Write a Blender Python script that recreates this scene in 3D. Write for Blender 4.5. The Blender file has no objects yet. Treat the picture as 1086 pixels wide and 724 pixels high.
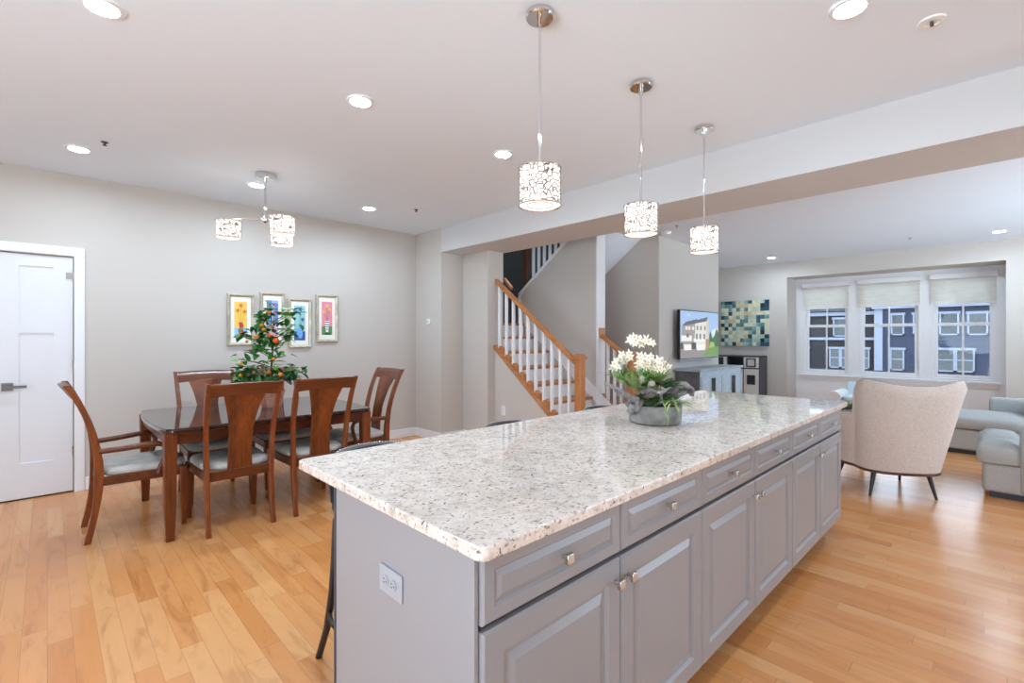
import bpy, bmesh, math, random
from mathutils import Vector, Matrix
random.seed(7)
SC = bpy.context.scene
COL = SC.collection
PI = math.pi

# ------------------------------------------------------------------ camera, world, exposure
EYE = 1.35
YAW = math.radians(45.89)
cam_d = bpy.data.cameras.new('camera')
cam_d.sensor_width = 36.0
cam_d.lens = 508.6 / 1086 * 36.0
cam_d.shift_y = -4.2 / 1086
cam_d.clip_start = 0.02
cam_d.clip_end = 400
cam = bpy.data.objects.new('camera', cam_d)
COL.objects.link(cam)
cam.location = (0, 0, EYE)
cam.rotation_euler = (PI / 2, 0, YAW - PI / 2)
SC.camera = cam

UPLIGHT = 2.1         # glow added below the horizon to lift the ceilings, relative to the sky
SKY = 2.5            # overcast sky
CAN = 230.0          # recessed lamps
DRUM = 0.62           # pendant drums
SC.view_settings.view_transform = 'Standard'
SC.view_settings.look = 'None'
SC.view_settings.gamma = 1.0
SC.view_settings.use_curve_mapping = False
SC.view_settings.exposure = 1.03
cy = SC.cycles
cy.use_denoising = True
cy.max_bounces = 10
cy.diffuse_bounces = 6
cy.glossy_bounces = 5
cy.transmission_bounces = 8
cy.transparent_max_bounces = 16
cy.sample_clamp_indirect = 5.0
cy.sample_clamp_direct = 0.0
cy.caustics_reflective = False
cy.caustics_refractive = False
cy.use_light_tree = True

world = bpy.data.worlds.new('world')
SC.world = world
world.use_nodes = True
wn = world.node_tree.nodes
_tc = wn.new('ShaderNodeTexCoord')
_sp = wn.new('ShaderNodeSeparateXYZ')
_rp = wn.new('ShaderNodeValToRGB')       # bright hazy sky above, added ceiling uplight below the horizon
_ad = wn.new('ShaderNodeMath')
_ad.operation = 'MULTIPLY_ADD'
_ad.inputs[1].default_value = 0.5
_ad.inputs[2].default_value = 0.5
_L = world.node_tree.links
_L.new(_tc.outputs['Generated'], _sp.inputs[0])
_L.new(_sp.outputs['Z'], _ad.inputs[0])
_L.new(_ad.outputs[0], _rp.inputs[0])
_e = _rp.color_ramp.elements
_e[0].position, _e[0].color = 0.40, (UPLIGHT * 0.74, UPLIGHT * 0.88, UPLIGHT, 1)
_e[1].position, _e[1].color = 0.52, (0.70, 0.87, 1.06, 1)
_L.new(_rp.outputs[0], wn['Background'].inputs[0])
wn['Background'].inputs[1].default_value = SKY


# ------------------------------------------------------------------ helpers
def lin(c):
    out = []
    for v in c[:3]:
        v = v / 255.0
        out.append(v / 12.92 if v <= 0.04045 else ((v + 0.055) / 1.055) ** 2.4)
    return (*out, 1.0)


def new_mat(name):
    m = bpy.data.materials.new(name)
    m.use_nodes = True
    nt = m.node_tree
    return m, nt, nt.nodes['Principled BSDF']


def link(nt, a, b):
    nt.links.new(a, b)


def noise_node(nt, scale=5, detail=4, rough=0.55, mapscale=None, coord='Object', dist=0.0):
    tc = nt.nodes.new('ShaderNodeTexCoord')
    mp = nt.nodes.new('ShaderNodeMapping')
    if mapscale:
        mp.inputs['Scale'].default_value = mapscale
    n = nt.nodes.new('ShaderNodeTexNoise')
    n.inputs['Scale'].default_value = scale
    n.inputs['Detail'].default_value = detail
    n.inputs['Roughness'].default_value = rough
    n.inputs['Distortion'].default_value = dist
    link(nt, tc.outputs[coord], mp.inputs[0])
    link(nt, mp.outputs[0], n.inputs['Vector'])
    return n


def ramp(nt, src, stops):
    r = nt.nodes.new('ShaderNodeValToRGB')
    el = r.color_ramp.elements
    el[0].position, el[0].color = stops[0]
    el[1].position, el[1].color = stops[-1]
    for p, c in stops[1:-1]:
        e = el.new(p)
        e.color = c
    link(nt, src, r.inputs[0])
    return r


def bump(nt, src, bsdf, strength=0.2, dist=0.005):
    b = nt.nodes.new('ShaderNodeBump')
    b.inputs['Strength'].default_value = strength
    b.inputs['Distance'].default_value = dist
    link(nt, src, b.inputs['Height'])
    link(nt, b.outputs[0], bsdf.inputs['Normal'])


def plain(name, c, rough=0.5, metal=0.0, spec=0.5, var=0.0, vscale=20, bmp=0.0, coat=0.0, mapscale=None):
    m, nt, b = new_mat(name)
    b.inputs['Base Color'].default_value = lin(c)
    b.inputs['Roughness'].default_value = rough
    b.inputs['Metallic'].default_value = metal
    b.inputs['Specular IOR Level'].default_value = spec
    if coat:
        b.inputs['Coat Weight'].default_value = coat
        b.inputs['Coat Roughness'].default_value = 0.08
    if var or bmp:
        n = noise_node(nt, vscale, mapscale=mapscale)
        if var:
            lo = tuple(max(0, v * (1 - var)) for v in c)
            hi = tuple(min(255, v * (1 + var)) for v in c)
            r = ramp(nt, n.outputs[0], [(0.3, lin(lo)), (0.7, lin(hi))])
            link(nt, r.outputs[0], b.inputs['Base Color'])
        if bmp:
            bump(nt, n.outputs[0], b, bmp, 0.004)
    return m


def wood(name, dark, mid, light, axis='Z', rough=0.3, scale=9, coat=0.0):
    m, nt, b = new_mat(name)
    ms = {'X': (0.07, 1, 1), 'Y': (1, 0.07, 1), 'Z': (1, 1, 0.07)}[axis]
    n = noise_node(nt, scale, 6, 0.6, ms, dist=0.6)
    n2 = noise_node(nt, scale * 9, 3, 0.6, ms)
    mx = nt.nodes.new('ShaderNodeMath')
    mx.operation = 'MULTIPLY_ADD'
    mx.inputs[1].default_value = 0.35
    link(nt, n2.outputs[0], mx.inputs[0])
    sc2 = nt.nodes.new('ShaderNodeMath')
    sc2.operation = 'MULTIPLY'
    sc2.inputs[1].default_value = 0.65
    link(nt, n.outputs[0], sc2.inputs[0])
    link(nt, sc2.outputs[0], mx.inputs[2])
    r = ramp(nt, mx.outputs[0], [(0.32, lin(dark)), (0.5, lin(mid)), (0.68, lin(light))])
    link(nt, r.outputs[0], b.inputs['Base Color'])
    b.inputs['Roughness'].default_value = rough
    b.inputs['Coat Weight'].default_value = coat
    b.inputs['Coat Roughness'].default_value = 0.12
    return m


def emis(name, c, s, base=(0.8, 0.8, 0.8, 1)):
    m, nt, b = new_mat(name)
    b.inputs['Base Color'].default_value = base
    b.inputs['Emission Color'].default_value = lin(c)
    b.inputs['Emission Strength'].default_value = s
    return m


class MB:
    """collects shapes and links them as one mesh object"""
    def __init__(self):
        self.v, self.f, self.mi, self.cur = [], [], [], 0

    def face(self, idx):
        self.f.append(tuple(idx))
        self.mi.append(self.cur)

    def add(self, verts, faces):
        o = len(self.v)
        self.v += [tuple(p) for p in verts]
        for fc in faces:
            self.face([i + o for i in fc])
        return self

    def hexa(self, b, t):
        return self.add(list(b) + list(t), [(3, 2, 1, 0), (4, 5, 6, 7), (0, 1, 5, 4), (1, 2, 6, 5), (2, 3, 7, 6), (3, 0, 4, 7)])

    def box(self, x0, x1, y0, y1, z0, z1):
        return self.hexa([(x0, y0, z0), (x1, y0, z0), (x1, y1, z0), (x0, y1, z0)],
                         [(x0, y0, z1), (x1, y0, z1), (x1, y1, z1), (x0, y1, z1)])

    def loft(self, rings, closed=True, caps=True):
        o = len(self.v)
        n = len(rings[0])
        for r in rings:
            self.v += [tuple(p) for p in r]
        for i in range(len(rings) - 1):
            for j in range(n if closed else n - 1):
                k = (j + 1) % n
                self.face([o + i * n + j, o + i * n + k, o + (i + 1) * n + k, o + (i + 1) * n + j])
        if caps and closed:
            self.face([o + j for j in range(n)][::-1])
            self.face([o + (len(rings) - 1) * n + j for j in range(n)])
        return self

    def vbar(self, secs):
        """bar of rectangular sections (x,y,z,w,d) stacked along z"""
        return self.loft([[(x - w / 2, y - d / 2, z), (x + w / 2, y - d / 2, z), (x + w / 2, y + d / 2, z), (x - w / 2, y + d / 2, z)] for x, y, z, w, d in secs])

    def tube(self, pts, r, n=10, closed=False, flat=None):
        pts = [Vector(p) for p in pts]
        m = len(pts)
        rr = r if isinstance(r, (list, tuple)) else [r] * m
        rings = []
        up = Vector((0, 0, 1))
        for i, p in enumerate(pts):
            if closed:
                t = pts[(i + 1) % m] - pts[i - 1]
            else:
                t = pts[min(i + 1, m - 1)] - pts[max(i - 1, 0)]
            t.normalize()
            if i == 0:
                ref = up if abs(t.z) < 0.9 else Vector((1, 0, 0))
                a = t.cross(ref).normalized()
            else:
                a = (a - t * a.dot(t)).normalized()
            b = t.cross(a)
            fl = flat or 1.0
            rings.append([p + (a * math.cos(2 * PI * k / n) + b * math.sin(2 * PI * k / n) * fl) * rr[i] for k in range(n)])
        if closed:
            rings.append(rings[0])
        return self.loft(rings, True, not closed)

    def cyl(self, p0, p1, r0, r1=None, n=20):
        return self.tube([p0, p1], [r0, r0 if r1 is None else r1], n)

    def lathe(self, prof, c=(0, 0, 0), n=28, caps=True):
        return self.loft([[(c[0] + r * math.cos(2 * PI * k / n), c[1] + r * math.sin(2 * PI * k / n), c[2] + z) for k in range(n)] for r, z in prof], True, caps)

    def prism(self, poly, axis, a, b):
        """polygon in the plane across an axis, extruded from a to b"""
        def P(u, v, w):
            return {'X': (w, u, v), 'Y': (u, w, v), 'Z': (u, v, w)}[axis]
        n = len(poly)
        vs = [P(u, v, a) for u, v in poly] + [P(u, v, b) for u, v in poly]
        fs = [tuple(range(n))[::-1], tuple(range(n, 2 * n))] + [(i, (i + 1) % n, n + (i + 1) % n, n + i) for i in range(n)]
        return self.add(vs, fs)

    def ell(self, c, r, nu=14, nv=9, e=1.0):
        """ellipsoid; e<1 makes it squarer (cushions)"""
        def s(v):
            return math.copysign(abs(v) ** e, v)
        rings = []
        for i in range(nv + 1):
            ph = -PI / 2 + PI * i / nv
            ph = max(-PI / 2 + 0.02, min(PI / 2 - 0.02, ph))
            rings.append([(c[0] + r[0] * s(math.cos(ph)) * s(math.cos(2 * PI * k / nu)),
                           c[1] + r[1] * s(math.cos(ph)) * s(math.sin(2 * PI * k / nu)),
                           c[2] + r[2] * s(math.sin(ph))) for k in range(nu)])
        return self.loft(rings)

    def leaf(self, p, d, up, L, W, bend=0.25, n=4):
        """one curved leaf, folded on its midrib"""
        p, d, up = Vector(p), Vector(d).normalized(), Vector(up)
        s = d.cross(up)
        if s.length < 1e-3:
            s = d.cross(Vector((1, 0, 0.3)))
        s.normalize()
        nrm = s.cross(d).normalized()
        o = len(self.v)
        for i in range(n + 1):
            t = i / n
            w = W * (math.sin(PI * (0.06 + 0.90 * t) ** 0.8) if i < n else 0.02)
            q = p + d * (L * t) - nrm * (bend * L * t * t)
            self.v += [tuple(q - s * w / 2 + nrm * w * 0.18), tuple(q), tuple(q + s * w / 2 + nrm * w * 0.18)]
        for i in range(n):
            b = o + i * 3
            self.face([b, b + 1, b + 4, b + 3])
            self.face([b + 1, b + 2, b + 5, b + 4])
        return self

    def build(self, name, mats, parent=None, world=False, bevel=0.0, seg=2, smooth=35, sub=0):
        me = bpy.data.meshes.new(name)
        vs = self.v
        if world and parent is not None:
            ox, oy, oz = parent_base(parent)
            vs = [(x - ox, y - oy, z - oz) for x, y, z in vs]
        me.from_pydata(vs, [], self.f)
        bm = bmesh.new()
        bm.from_mesh(me)
        bmesh.ops.recalc_face_normals(bm, faces=bm.faces)
        bm.to_mesh(me)
        bm.free()
        ms = mats if isinstance(mats, (list, tuple)) else [mats]
        for m in ms:
            me.materials.append(m)
        if len(ms) > 1:
            for p, i in zip(me.polygons, self.mi):
                p.material_index = i
        if smooth:
            me.polygons.foreach_set('use_smooth', [True] * len(me.polygons))
            if not sub:
                me.set_sharp_from_angle(angle=math.radians(smooth))
        o = bpy.data.objects.new(name, me)
        COL.objects.link(o)
        if parent is not None:
            o.parent = parent
        if bevel:
            md = o.modifiers.new('edge', 'BEVEL')
            md.width = bevel
            md.segments = seg
            md.limit_method = 'ANGLE'
            md.angle_limit = math.radians(40)
        if sub:
            md = o.modifiers.new('soft', 'SUBSURF')
            md.levels = sub
            md.render_levels = sub
        return o


def parent_base(o):
    x = y = z = 0
    while o is not None:
        x += o.location.x
        y += o.location.y
        z += o.location.z
        o = o.parent
    return x, y, z


def tag(o, label=None, cat=None, group=None, kind=None):
    for k, v in (('label', label), ('category', cat), ('group', group), ('kind', kind)):
        if v:
            o[k] = v
    return o


def thing(name, label, cat, loc=(0, 0, 0), rz=0.0, group=None):
    o = bpy.data.objects.new(name, None)
    o.empty_display_size = 0.1
    COL.objects.link(o)
    o.location = loc
    o.rotation_euler = (0, 0, rz)
    return tag(o, label, cat, group)


def struct(name, mb, mat, bevel=0.0, label=None, **k):
    o = mb.build(name, mat, None, bevel=bevel, **k)
    o['kind'] = 'structure'
    if label:
        o['label'] = label
    return o


def dup(root, loc, rz, label, group=None):
    def cp(o, parent):
        c = o.copy()
        COL.objects.link(c)
        c.parent = parent
        for ch in kids.get(o.name, []):
            cp(ch, c)
        return c
    kids = {}
    for o in bpy.data.objects:
        if o.parent:
            kids.setdefault(o.parent.name, []).append(o)
    r = cp(root, None)
    r.location = loc
    r.rotation_euler = (0, 0, rz)
    r['label'] = label
    if group:
        r['group'] = group
    return r


# ------------------------------------------------------------------ materials
M = {}
M['wall'] = plain('greige_wall_paint', (199, 193, 186), 0.75, spec=0.25)
M['ceiling'] = plain('white_ceiling_paint', (230, 239, 250), 0.85, spec=0.2)
M['bulkhead'] = plain('pale_bulkhead_paint', (204, 204, 204), 0.8, spec=0.2)
M['trim'] = plain('white_trim_paint', (232, 233, 235), 0.4)
M['door'] = plain('white_door_paint', (226, 228, 232), 0.4)
M['dark_wall'] = plain('dark_grey_wall', (78, 76, 72), 0.8, spec=0.2)  # one dark grey tone on the upper stairwell walls
M['mahogany'] = wood('mahogany_upright', (60, 27, 11), (112, 53, 19), (146, 76, 30), 'Z', 0.34, 7, 0.08)
M['mahogany_x'] = wood('mahogany_across', (56, 25, 11), (98, 46, 18), (130, 66, 28), 'X', 0.34, 7, 0.08)
M['table_top'] = wood('dark_polished_mahogany', (34, 16, 11), (52, 24, 16), (72, 34, 22), 'X', 0.06, 6, 0.9)
M['oak'] = wood('stained_oak', (150, 92, 50), (186, 122, 72), (208, 148, 96), 'Z', 0.35, 8)
M['oak_y'] = wood('stained_oak_along', (150, 92, 50), (184, 120, 70), (204, 144, 92), 'Y', 0.35, 8)
M['dark_oak'] = wood('dark_oak', (62, 36, 22), (88, 52, 32), (108, 66, 42), 'Z', 0.4, 8)
M['seat_fabric'] = plain('grey_velvet_seat', (184, 181, 175), 0.85, spec=0.2, var=0.10, vscale=9, bmp=0.1)
M['cabinet'] = plain('grey_cabinet_paint', (152, 152, 155), 0.27)
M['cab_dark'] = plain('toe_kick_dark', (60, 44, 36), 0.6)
M['nickel'] = plain('brushed_nickel', (200, 198, 192), 0.22, metal=1.0)
M['chrome'] = plain('chrome', (222, 224, 226), 0.06, metal=1.0)
M['black_metal'] = plain('black_metal', (26, 25, 26), 0.35, spec=0.5)
M['charcoal_leather'] = plain('charcoal_leather', (52, 56, 60), 0.4, bmp=0.15, vscale=60)
M['pewter'] = plain('pewter', (128, 128, 132), 0.35, metal=0.9)
M['black'] = plain('black_plastic', (14, 15, 17), 0.3)
M['white_plastic'] = plain('white_plastic', (236, 236, 236), 0.4)
M['grey_plastic'] = plain('grey_plastic', (168, 170, 176), 0.4)
M['dark_grey'] = plain('dark_grey', (70, 72, 76), 0.5)
M['boucle'] = plain('beige_boucle', (204, 193, 184), 0.95, spec=0.15, var=0.06, vscale=90, bmp=0.5)
M['walnut'] = plain('walnut_trim', (82, 44, 30), 0.4, var=0.2, vscale=14)
M['blue_black'] = plain('blue_black_lacquer', (32, 40, 48), 0.35)
M['sofa'] = plain('grey_sofa_linen', (176, 178, 176), 0.9, spec=0.2, var=0.05, vscale=120, bmp=0.2)
M['pale_blue'] = plain('pale_blue_linen', (196, 212, 218), 0.9, spec=0.2, var=0.04, vscale=90)
M['white_fabric'] = plain('white_linen', (226, 226, 226), 0.9, spec=0.2)
M['blue_pillow'] = plain('blue_pillow', (38, 116, 170), 0.85, var=0.2, vscale=30)
M['concrete'] = plain('grey_concrete', (132, 130, 127), 0.85, var=0.2, vscale=14, bmp=0.25)
M['driftwood'] = plain('weathered_driftwood', (118, 112, 110), 0.85, var=0.3, vscale=22, bmp=0.5)
M['leaf'] = plain('citrus_leaf', (42, 104, 46), 0.35, var=0.35, vscale=9)
M['leaf_light'] = plain('fresh_leaf', (92, 150, 60), 0.4, var=0.25, vscale=9)
M['air_leaf'] = plain('silvery_green_leaf', (136, 158, 92), 0.55, var=0.25, vscale=14)
M['dark_leaf'] = plain('dark_succulent_leaf', (62, 92, 52), 0.5, var=0.3, vscale=16)
M['orange'] = plain('orange_peel', (240, 134, 28), 0.4, var=0.08, vscale=30)
M['orange_red'] = plain('ripe_orange_peel', (236, 92, 26), 0.4)
M['petal'] = plain('cream_petal', (250, 243, 226), 0.6)
M['petal_pink'] = plain('pink_petal', (238, 190, 186), 0.6)
M['yellow'] = plain('yellow_throat', (232, 190, 60), 0.6)
M['pebble'] = plain('pale_pebble', (168, 162, 154), 0.6, var=0.1)
M['soil'] = plain('dark_soil', (48, 38, 30), 0.95)
M['terracotta'] = plain('terracotta', (186, 128, 108), 0.8, var=0.1)
M['stem'] = plain('green_stem', (104, 110, 62), 0.6)
M['bark'] = plain('brown_bark', (98, 74, 52), 0.85, var=0.2)
M['frame'] = plain('champagne_frame', (186, 178, 158), 0.35, metal=0.35, var=0.12, vscale=12)
M['mat_board'] = plain('cream_mat_board', (240, 235, 226), 0.8)
M['console'] = plain('pale_weathered_blue', (178, 196, 208), 0.55, var=0.06, vscale=10, mapscale=(1, 1, 6))
M['console_top'] = plain('grey_weathered_top', (158, 172, 180), 0.4, var=0.08, vscale=8)
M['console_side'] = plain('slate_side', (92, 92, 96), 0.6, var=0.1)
M['grey_white'] = plain('grey_white_lacquer', (212, 214, 217), 0.4)
M['shade_cloth'] = None


def build_floor_mat():
    m, nt, b = new_mat('hardwood_planks')
    N = nt.nodes.new
    tc = N('ShaderNodeTexCoord')
    sep = N('ShaderNodeSeparateXYZ')
    link(nt, tc.outputs['Object'], sep.inputs[0])

    def math_(op, a, b_=None, c=None):
        n = N('ShaderNodeMath')
        n.operation = op
        for i, x in enumerate((a, b_, c)):
            if x is None:
                continue
            if isinstance(x, (int, float)):
                n.inputs[i].default_value = x
            else:
                link(nt, x, n.inputs[i])
        return n.outputs[0]
    W, Lp = 0.083, 0.78
    u = math_('DIVIDE', sep.outputs['X'], W)
    iu = math_('FLOOR', u)
    wn1 = N('ShaderNodeTexWhiteNoise')
    wn1.noise_dimensions = '1D'
    link(nt, iu, wn1.inputs['W'])
    off = math_('MULTIPLY', wn1.outputs['Value'], 9.7)
    v = math_('DIVIDE', math_('ADD', sep.outputs['Y'], off), Lp)
    iv = math_('FLOOR', v)
    comb = N('ShaderNodeCombineXYZ')
    link(nt, iu, comb.inputs[0])
    link(nt, iv, comb.inputs[1])
    wn2 = N('ShaderNodeTexWhiteNoise')
    wn2.noise_dimensions = '2D'
    link(nt, comb.outputs[0], wn2.inputs['Vector'])
    # grain
    addv = N('ShaderNodeVectorMath')
    addv.operation = 'MULTIPLY_ADD'
    link(nt, wn2.outputs['Color'], addv.inputs[0])
    addv.inputs[1].default_value = (13, 13, 13)
    link(nt, tc.outputs['Object'], addv.inputs[2])
    mp = N('ShaderNodeMapping')
    mp.inputs['Scale'].default_value = (1, 0.16, 1)
    link(nt, addv.outputs[0], mp.inputs[0])
    g = N('ShaderNodeTexNoise')
    g.inputs['Scale'].default_value = 11
    g.inputs['Detail'].default_value = 7
    g.inputs['Roughness'].default_value = 0.62
    g.inputs['Distortion'].default_value = 1.6
    link(nt, mp.outputs[0], g.inputs['Vector'])
    base = ramp(nt, wn2.outputs['Value'], [(0.0, lin((208, 139, 79))), (0.3, lin((214, 147, 87))), (0.66, lin((218, 154, 95))), (0.9, lin((223, 166, 109))), (1.0, lin((201, 129, 72)))])
    gr = ramp(nt, g.outputs[0], [(0.26, (0.66, 0.56, 0.47, 1)), (0.48, (1, 1, 1, 1)), (0.75, (1.08, 1.08, 1.08, 1))])
    mul = N('ShaderNodeMix')
    mul.data_type = 'RGBA'
    mul.blend_type = 'MULTIPLY'
    mul.inputs[0].default_value = 0.75
    link(nt, base.outputs[0], mul.inputs[6])
    link(nt, gr.outputs[0], mul.inputs[7])
    # seams
    fu = math_('FRACT', u)
    fv = math_('FRACT', v)
    e1 = math_('LESS_THAN', fu, 0.018)
    e2 = math_('LESS_THAN', fv, 0.0025)
    seam = math_('MAXIMUM', e1, e2)
    mx = N('ShaderNodeMix')
    mx.data_type = 'RGBA'
    link(nt, math_('MULTIPLY', seam, 0.55), mx.inputs[0])
    link(nt, mul.outputs[2], mx.inputs[6])
    mx.inputs[7].default_value = lin((112, 66, 36))
    link(nt, mx.outputs[2], b.inputs['Base Color'])
    b.inputs['Roughness'].default_value = 0.24
    b.inputs['Specular IOR Level'].default_value = 0.5
    hb = math_('SUBTRACT', math_('MULTIPLY', g.outputs[0], 0.25), seam)
    bump(nt, hb, b, 0.12, 0.002)
    return m


def build_granite():
    m, nt, b = new_mat('white_granite')
    n1 = noise_node(nt, 26, 5, 0.62, dist=0.6)
    n2 = noise_node(nt, 75, 4, 0.6, dist=0.3)
    n3 = noise_node(nt, 42, 4, 0.65, (1, 1.3, 1), dist=1.0)
    n4 = noise_node(nt, 6, 3, 0.5)
    base = ramp(nt, n1.outputs[0], [(0.28, lin((186, 176, 164))), (0.42, lin((220, 210, 199))), (0.58, lin((234, 225, 215))), (0.75, lin((246, 238, 228)))])
    sp = ramp(nt, n2.outputs[0], [(0.34, (1, 1, 1, 1)), (0.43, (0, 0, 0, 1))])
    mx = nt.nodes.new('ShaderNodeMix')
    mx.data_type = 'RGBA'
    link(nt, sp.outputs[0], mx.inputs[0])
    link(nt, base.outputs[0], mx.inputs[6])
    mx.inputs[7].default_value = lin((134, 120, 110))
    dk = ramp(nt, n3.outputs[0], [(0.32, (1, 1, 1, 1)), (0.375, (0, 0, 0, 1))])
    mx2 = nt.nodes.new('ShaderNodeMix')
    mx2.data_type = 'RGBA'
    link(nt, dk.outputs[0], mx2.inputs[0])
    link(nt, mx.outputs[2], mx2.inputs[6])
    mx2.inputs[7].default_value = lin((56, 50, 50))
    tint = ramp(nt, n4.outputs[0], [(0.35, (0.93, 0.91, 0.90, 1)), (0.65, (1, 1, 1, 1))])
    mul = nt.nodes.new('ShaderNodeMix')
    mul.data_type = 'RGBA'
    mul.blend_type = 'MULTIPLY'
    mul.inputs[0].default_value = 1
    link(nt, mx2.outputs[2], mul.inputs[6])
    link(nt, tint.outputs[0], mul.inputs[7])
    link(nt, mul.outputs[2], b.inputs['Base Color'])
    b.inputs['Roughness'].default_value = 0.045
    b.inputs['Specular IOR Level'].default_value = 0.85
    return m


def build_glass(name='window_glass', gl=0.06, tint=(1, 1, 1, 1)):
    m, nt, b = new_mat(name)
    nt.nodes.remove(b)
    out = nt.nodes['Material Output']
    t = nt.nodes.new('ShaderNodeBsdfTransparent')
    t.inputs[0].default_value = tint
    g = nt.nodes.new('ShaderNodeBsdfGlossy')
    g.inputs['Roughness'].default_value = 0.02
    mx = nt.nodes.new('ShaderNodeMixShader')
    fr = nt.nodes.new('ShaderNodeFresnel')
    fr.inputs[0].default_value = 1.35
    link(nt, fr.outputs[0], mx.inputs[0])
    link(nt, t.outputs[0], mx.inputs[1])
    link(nt, g.outputs[0], mx.inputs[2])
    link(nt, mx.outputs[0], out.inputs[0])
    return m


def build_shade_cloth():
    m, nt, b = new_mat('linen_roller_shade')
    nt.nodes.remove(b)
    out = nt.nodes['Material Output']
    n = noise_node(nt, 30, 4, 0.6, (1, 0.12, 1))
    r = ramp(nt, n.outputs[0], [(0.3, lin((230, 227, 219))), (0.7, lin((246, 244, 238)))])
    d = nt.nodes.new('ShaderNodeBsdfDiffuse')
    t = nt.nodes.new('ShaderNodeBsdfTranslucent')
    link(nt, r.outputs[0], d.inputs[0])
    link(nt, r.outputs[0], t.inputs[0])
    mx = nt.nodes.new('ShaderNodeMixShader')
    mx.inputs[0].default_value = 0.55
    link(nt, d.outputs[0], mx.inputs[1])
    link(nt, t.outputs[0], mx.inputs[2])
    link(nt, mx.outputs[0], out.inputs[0])
    return m


def build_lattice():
    """pierced chrome branch pattern wrapped round a drum"""
    m, nt, b = new_mat('pierced_chrome_branches')
    out = nt.nodes['Material Output']
    tc = nt.nodes.new('ShaderNodeTexCoord')
    vo = nt.nodes.new('ShaderNodeTexVoronoi')
    vo.feature = 'DISTANCE_TO_EDGE'
    vo.inputs['Scale'].default_value = 44
    link(nt, tc.outputs['Object'], vo.inputs['Vector'])
    lt = nt.nodes.new('ShaderNodeMath')
    lt.operation = 'LESS_THAN'
    lt.inputs[1].default_value = 0.08
    link(nt, vo.outputs['Distance'], lt.inputs[0])
    t = nt.nodes.new('ShaderNodeBsdfTransparent')
    mx = nt.nodes.new('ShaderNodeMixShader')
    b.inputs['Base Color'].default_value = lin((150, 140, 132))
    b.inputs['Metallic'].default_value = 1.0
    b.inputs['Roughness'].default_value = 0.3
    link(nt, lt.outputs[0], mx.inputs[0])
    link(nt, t.outputs[0], mx.inputs[1])
    link(nt, b.outputs[0], mx.inputs[2])
    link(nt, mx.outputs[0], out.inputs[0])
    return m


def build_siding(name, c, gap=0.16):
    m, nt, b = new_mat(name)
    tc = nt.nodes.new('ShaderNodeTexCoord')
    sep = nt.nodes.new('ShaderNodeSeparateXYZ')
    link(nt, tc.outputs['Object'], sep.inputs[0])
    dv = nt.nodes.new('ShaderNodeMath')
    dv.operation = 'DIVIDE'
    dv.inputs[1].default_value = gap
    link(nt, sep.outputs['Z'], dv.inputs[0])
    fr = nt.nodes.new('ShaderNodeMath')
    fr.operation = 'FRACT'
    link(nt, dv.outputs[0], fr.inputs[0])
    r = ramp(nt, fr.outputs[0], [(0.0, lin(tuple(v * 0.72 for v in c))), (0.14, lin(c)), (1.0, lin(c))])
    link(nt, r.outputs[0], b.inputs['Base Color'])
    b.inputs['Roughness'].default_value = 0.8
    b.inputs['Specular IOR Level'].default_value = 0.2
    bump(nt, fr.outputs[0], b, 0.4, 0.02)
    return m


def build_mosaic():
    m, nt, b = new_mat('painted_mosaic_canvas')
    N = nt.nodes.new
    tc = N('ShaderNodeTexCoord')
    sep = N('ShaderNodeSeparateXYZ')
    link(nt, tc.outputs['Object'], sep.inputs[0])

    def math_(op, a, b_=None):
        n = N('ShaderNodeMath')
        n.operation = op
        for i, x in enumerate((a, b_)):
            if x is None:
                continue
            if isinstance(x, (int, float)):
                n.inputs[i].default_value = x
            else:
                link(nt, x, n.inputs[i])
        return n.outputs[0]
    cell = 0.0755
    ys, zs = math_('DIVIDE', sep.outputs['Y'], cell), math_('DIVIDE', sep.outputs['Z'], cell)
    cb = N('ShaderNodeCombineXYZ')
    link(nt, math_('FLOOR', ys), cb.inputs[0])
    link(nt, math_('FLOOR', zs), cb.inputs[1])
    w = N('ShaderNodeTexWhiteNoise')
    w.noise_dimensions = '2D'
    link(nt, cb.outputs[0], w.inputs['Vector'])
    # tiles get darker away from the pale middle band and towards the lower half
    dy = math_('ABSOLUTE', math_('SUBTRACT', sep.outputs['Y'], 0.02))
    dz = math_('SUBTRACT', 0.60, sep.outputs['Z'])
    bias = math_('ADD', math_('MULTIPLY', dy, 0.95), math_('MULTIPLY', math_('ABSOLUTE', dz), 0.42))
    val = math_('SUBTRACT', math_('ADD', math_('MULTIPLY', w.outputs['Value'], 0.95), 0.36), bias)
    r = ramp(nt, val, [(0.02, lin((24, 40, 54))), (0.20, lin((48, 88, 104))), (0.34, lin((104, 150, 156))), (0.48, lin((176, 200, 190))), (0.64, lin((212, 214, 186))), (0.85, lin((224, 218, 192))), (1.0, lin((206, 186, 150)))])
    n = N('ShaderNodeTexNoise')
    n.inputs['Scale'].default_value = 14
    link(nt, tc.outputs['Object'], n.inputs['Vector'])
    gr = ramp(nt, n.outputs[0], [(0.3, (0.75, 0.8, 0.8, 1)), (0.7, (1.05, 1.05, 1.0, 1))])
    mul = N('ShaderNodeMix')
    mul.data_type = 'RGBA'
    mul.blend_type = 'MULTIPLY'
    mul.inputs[0].default_value = 0.9
    link(nt, r.outputs[0], mul.inputs[6])
    link(nt, gr.outputs[0], mul.inputs[7])
    link(nt, mul.outputs[2], b.inputs['Base Color'])
    b.inputs['Roughness'].default_value = 0.35
    return m


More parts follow.
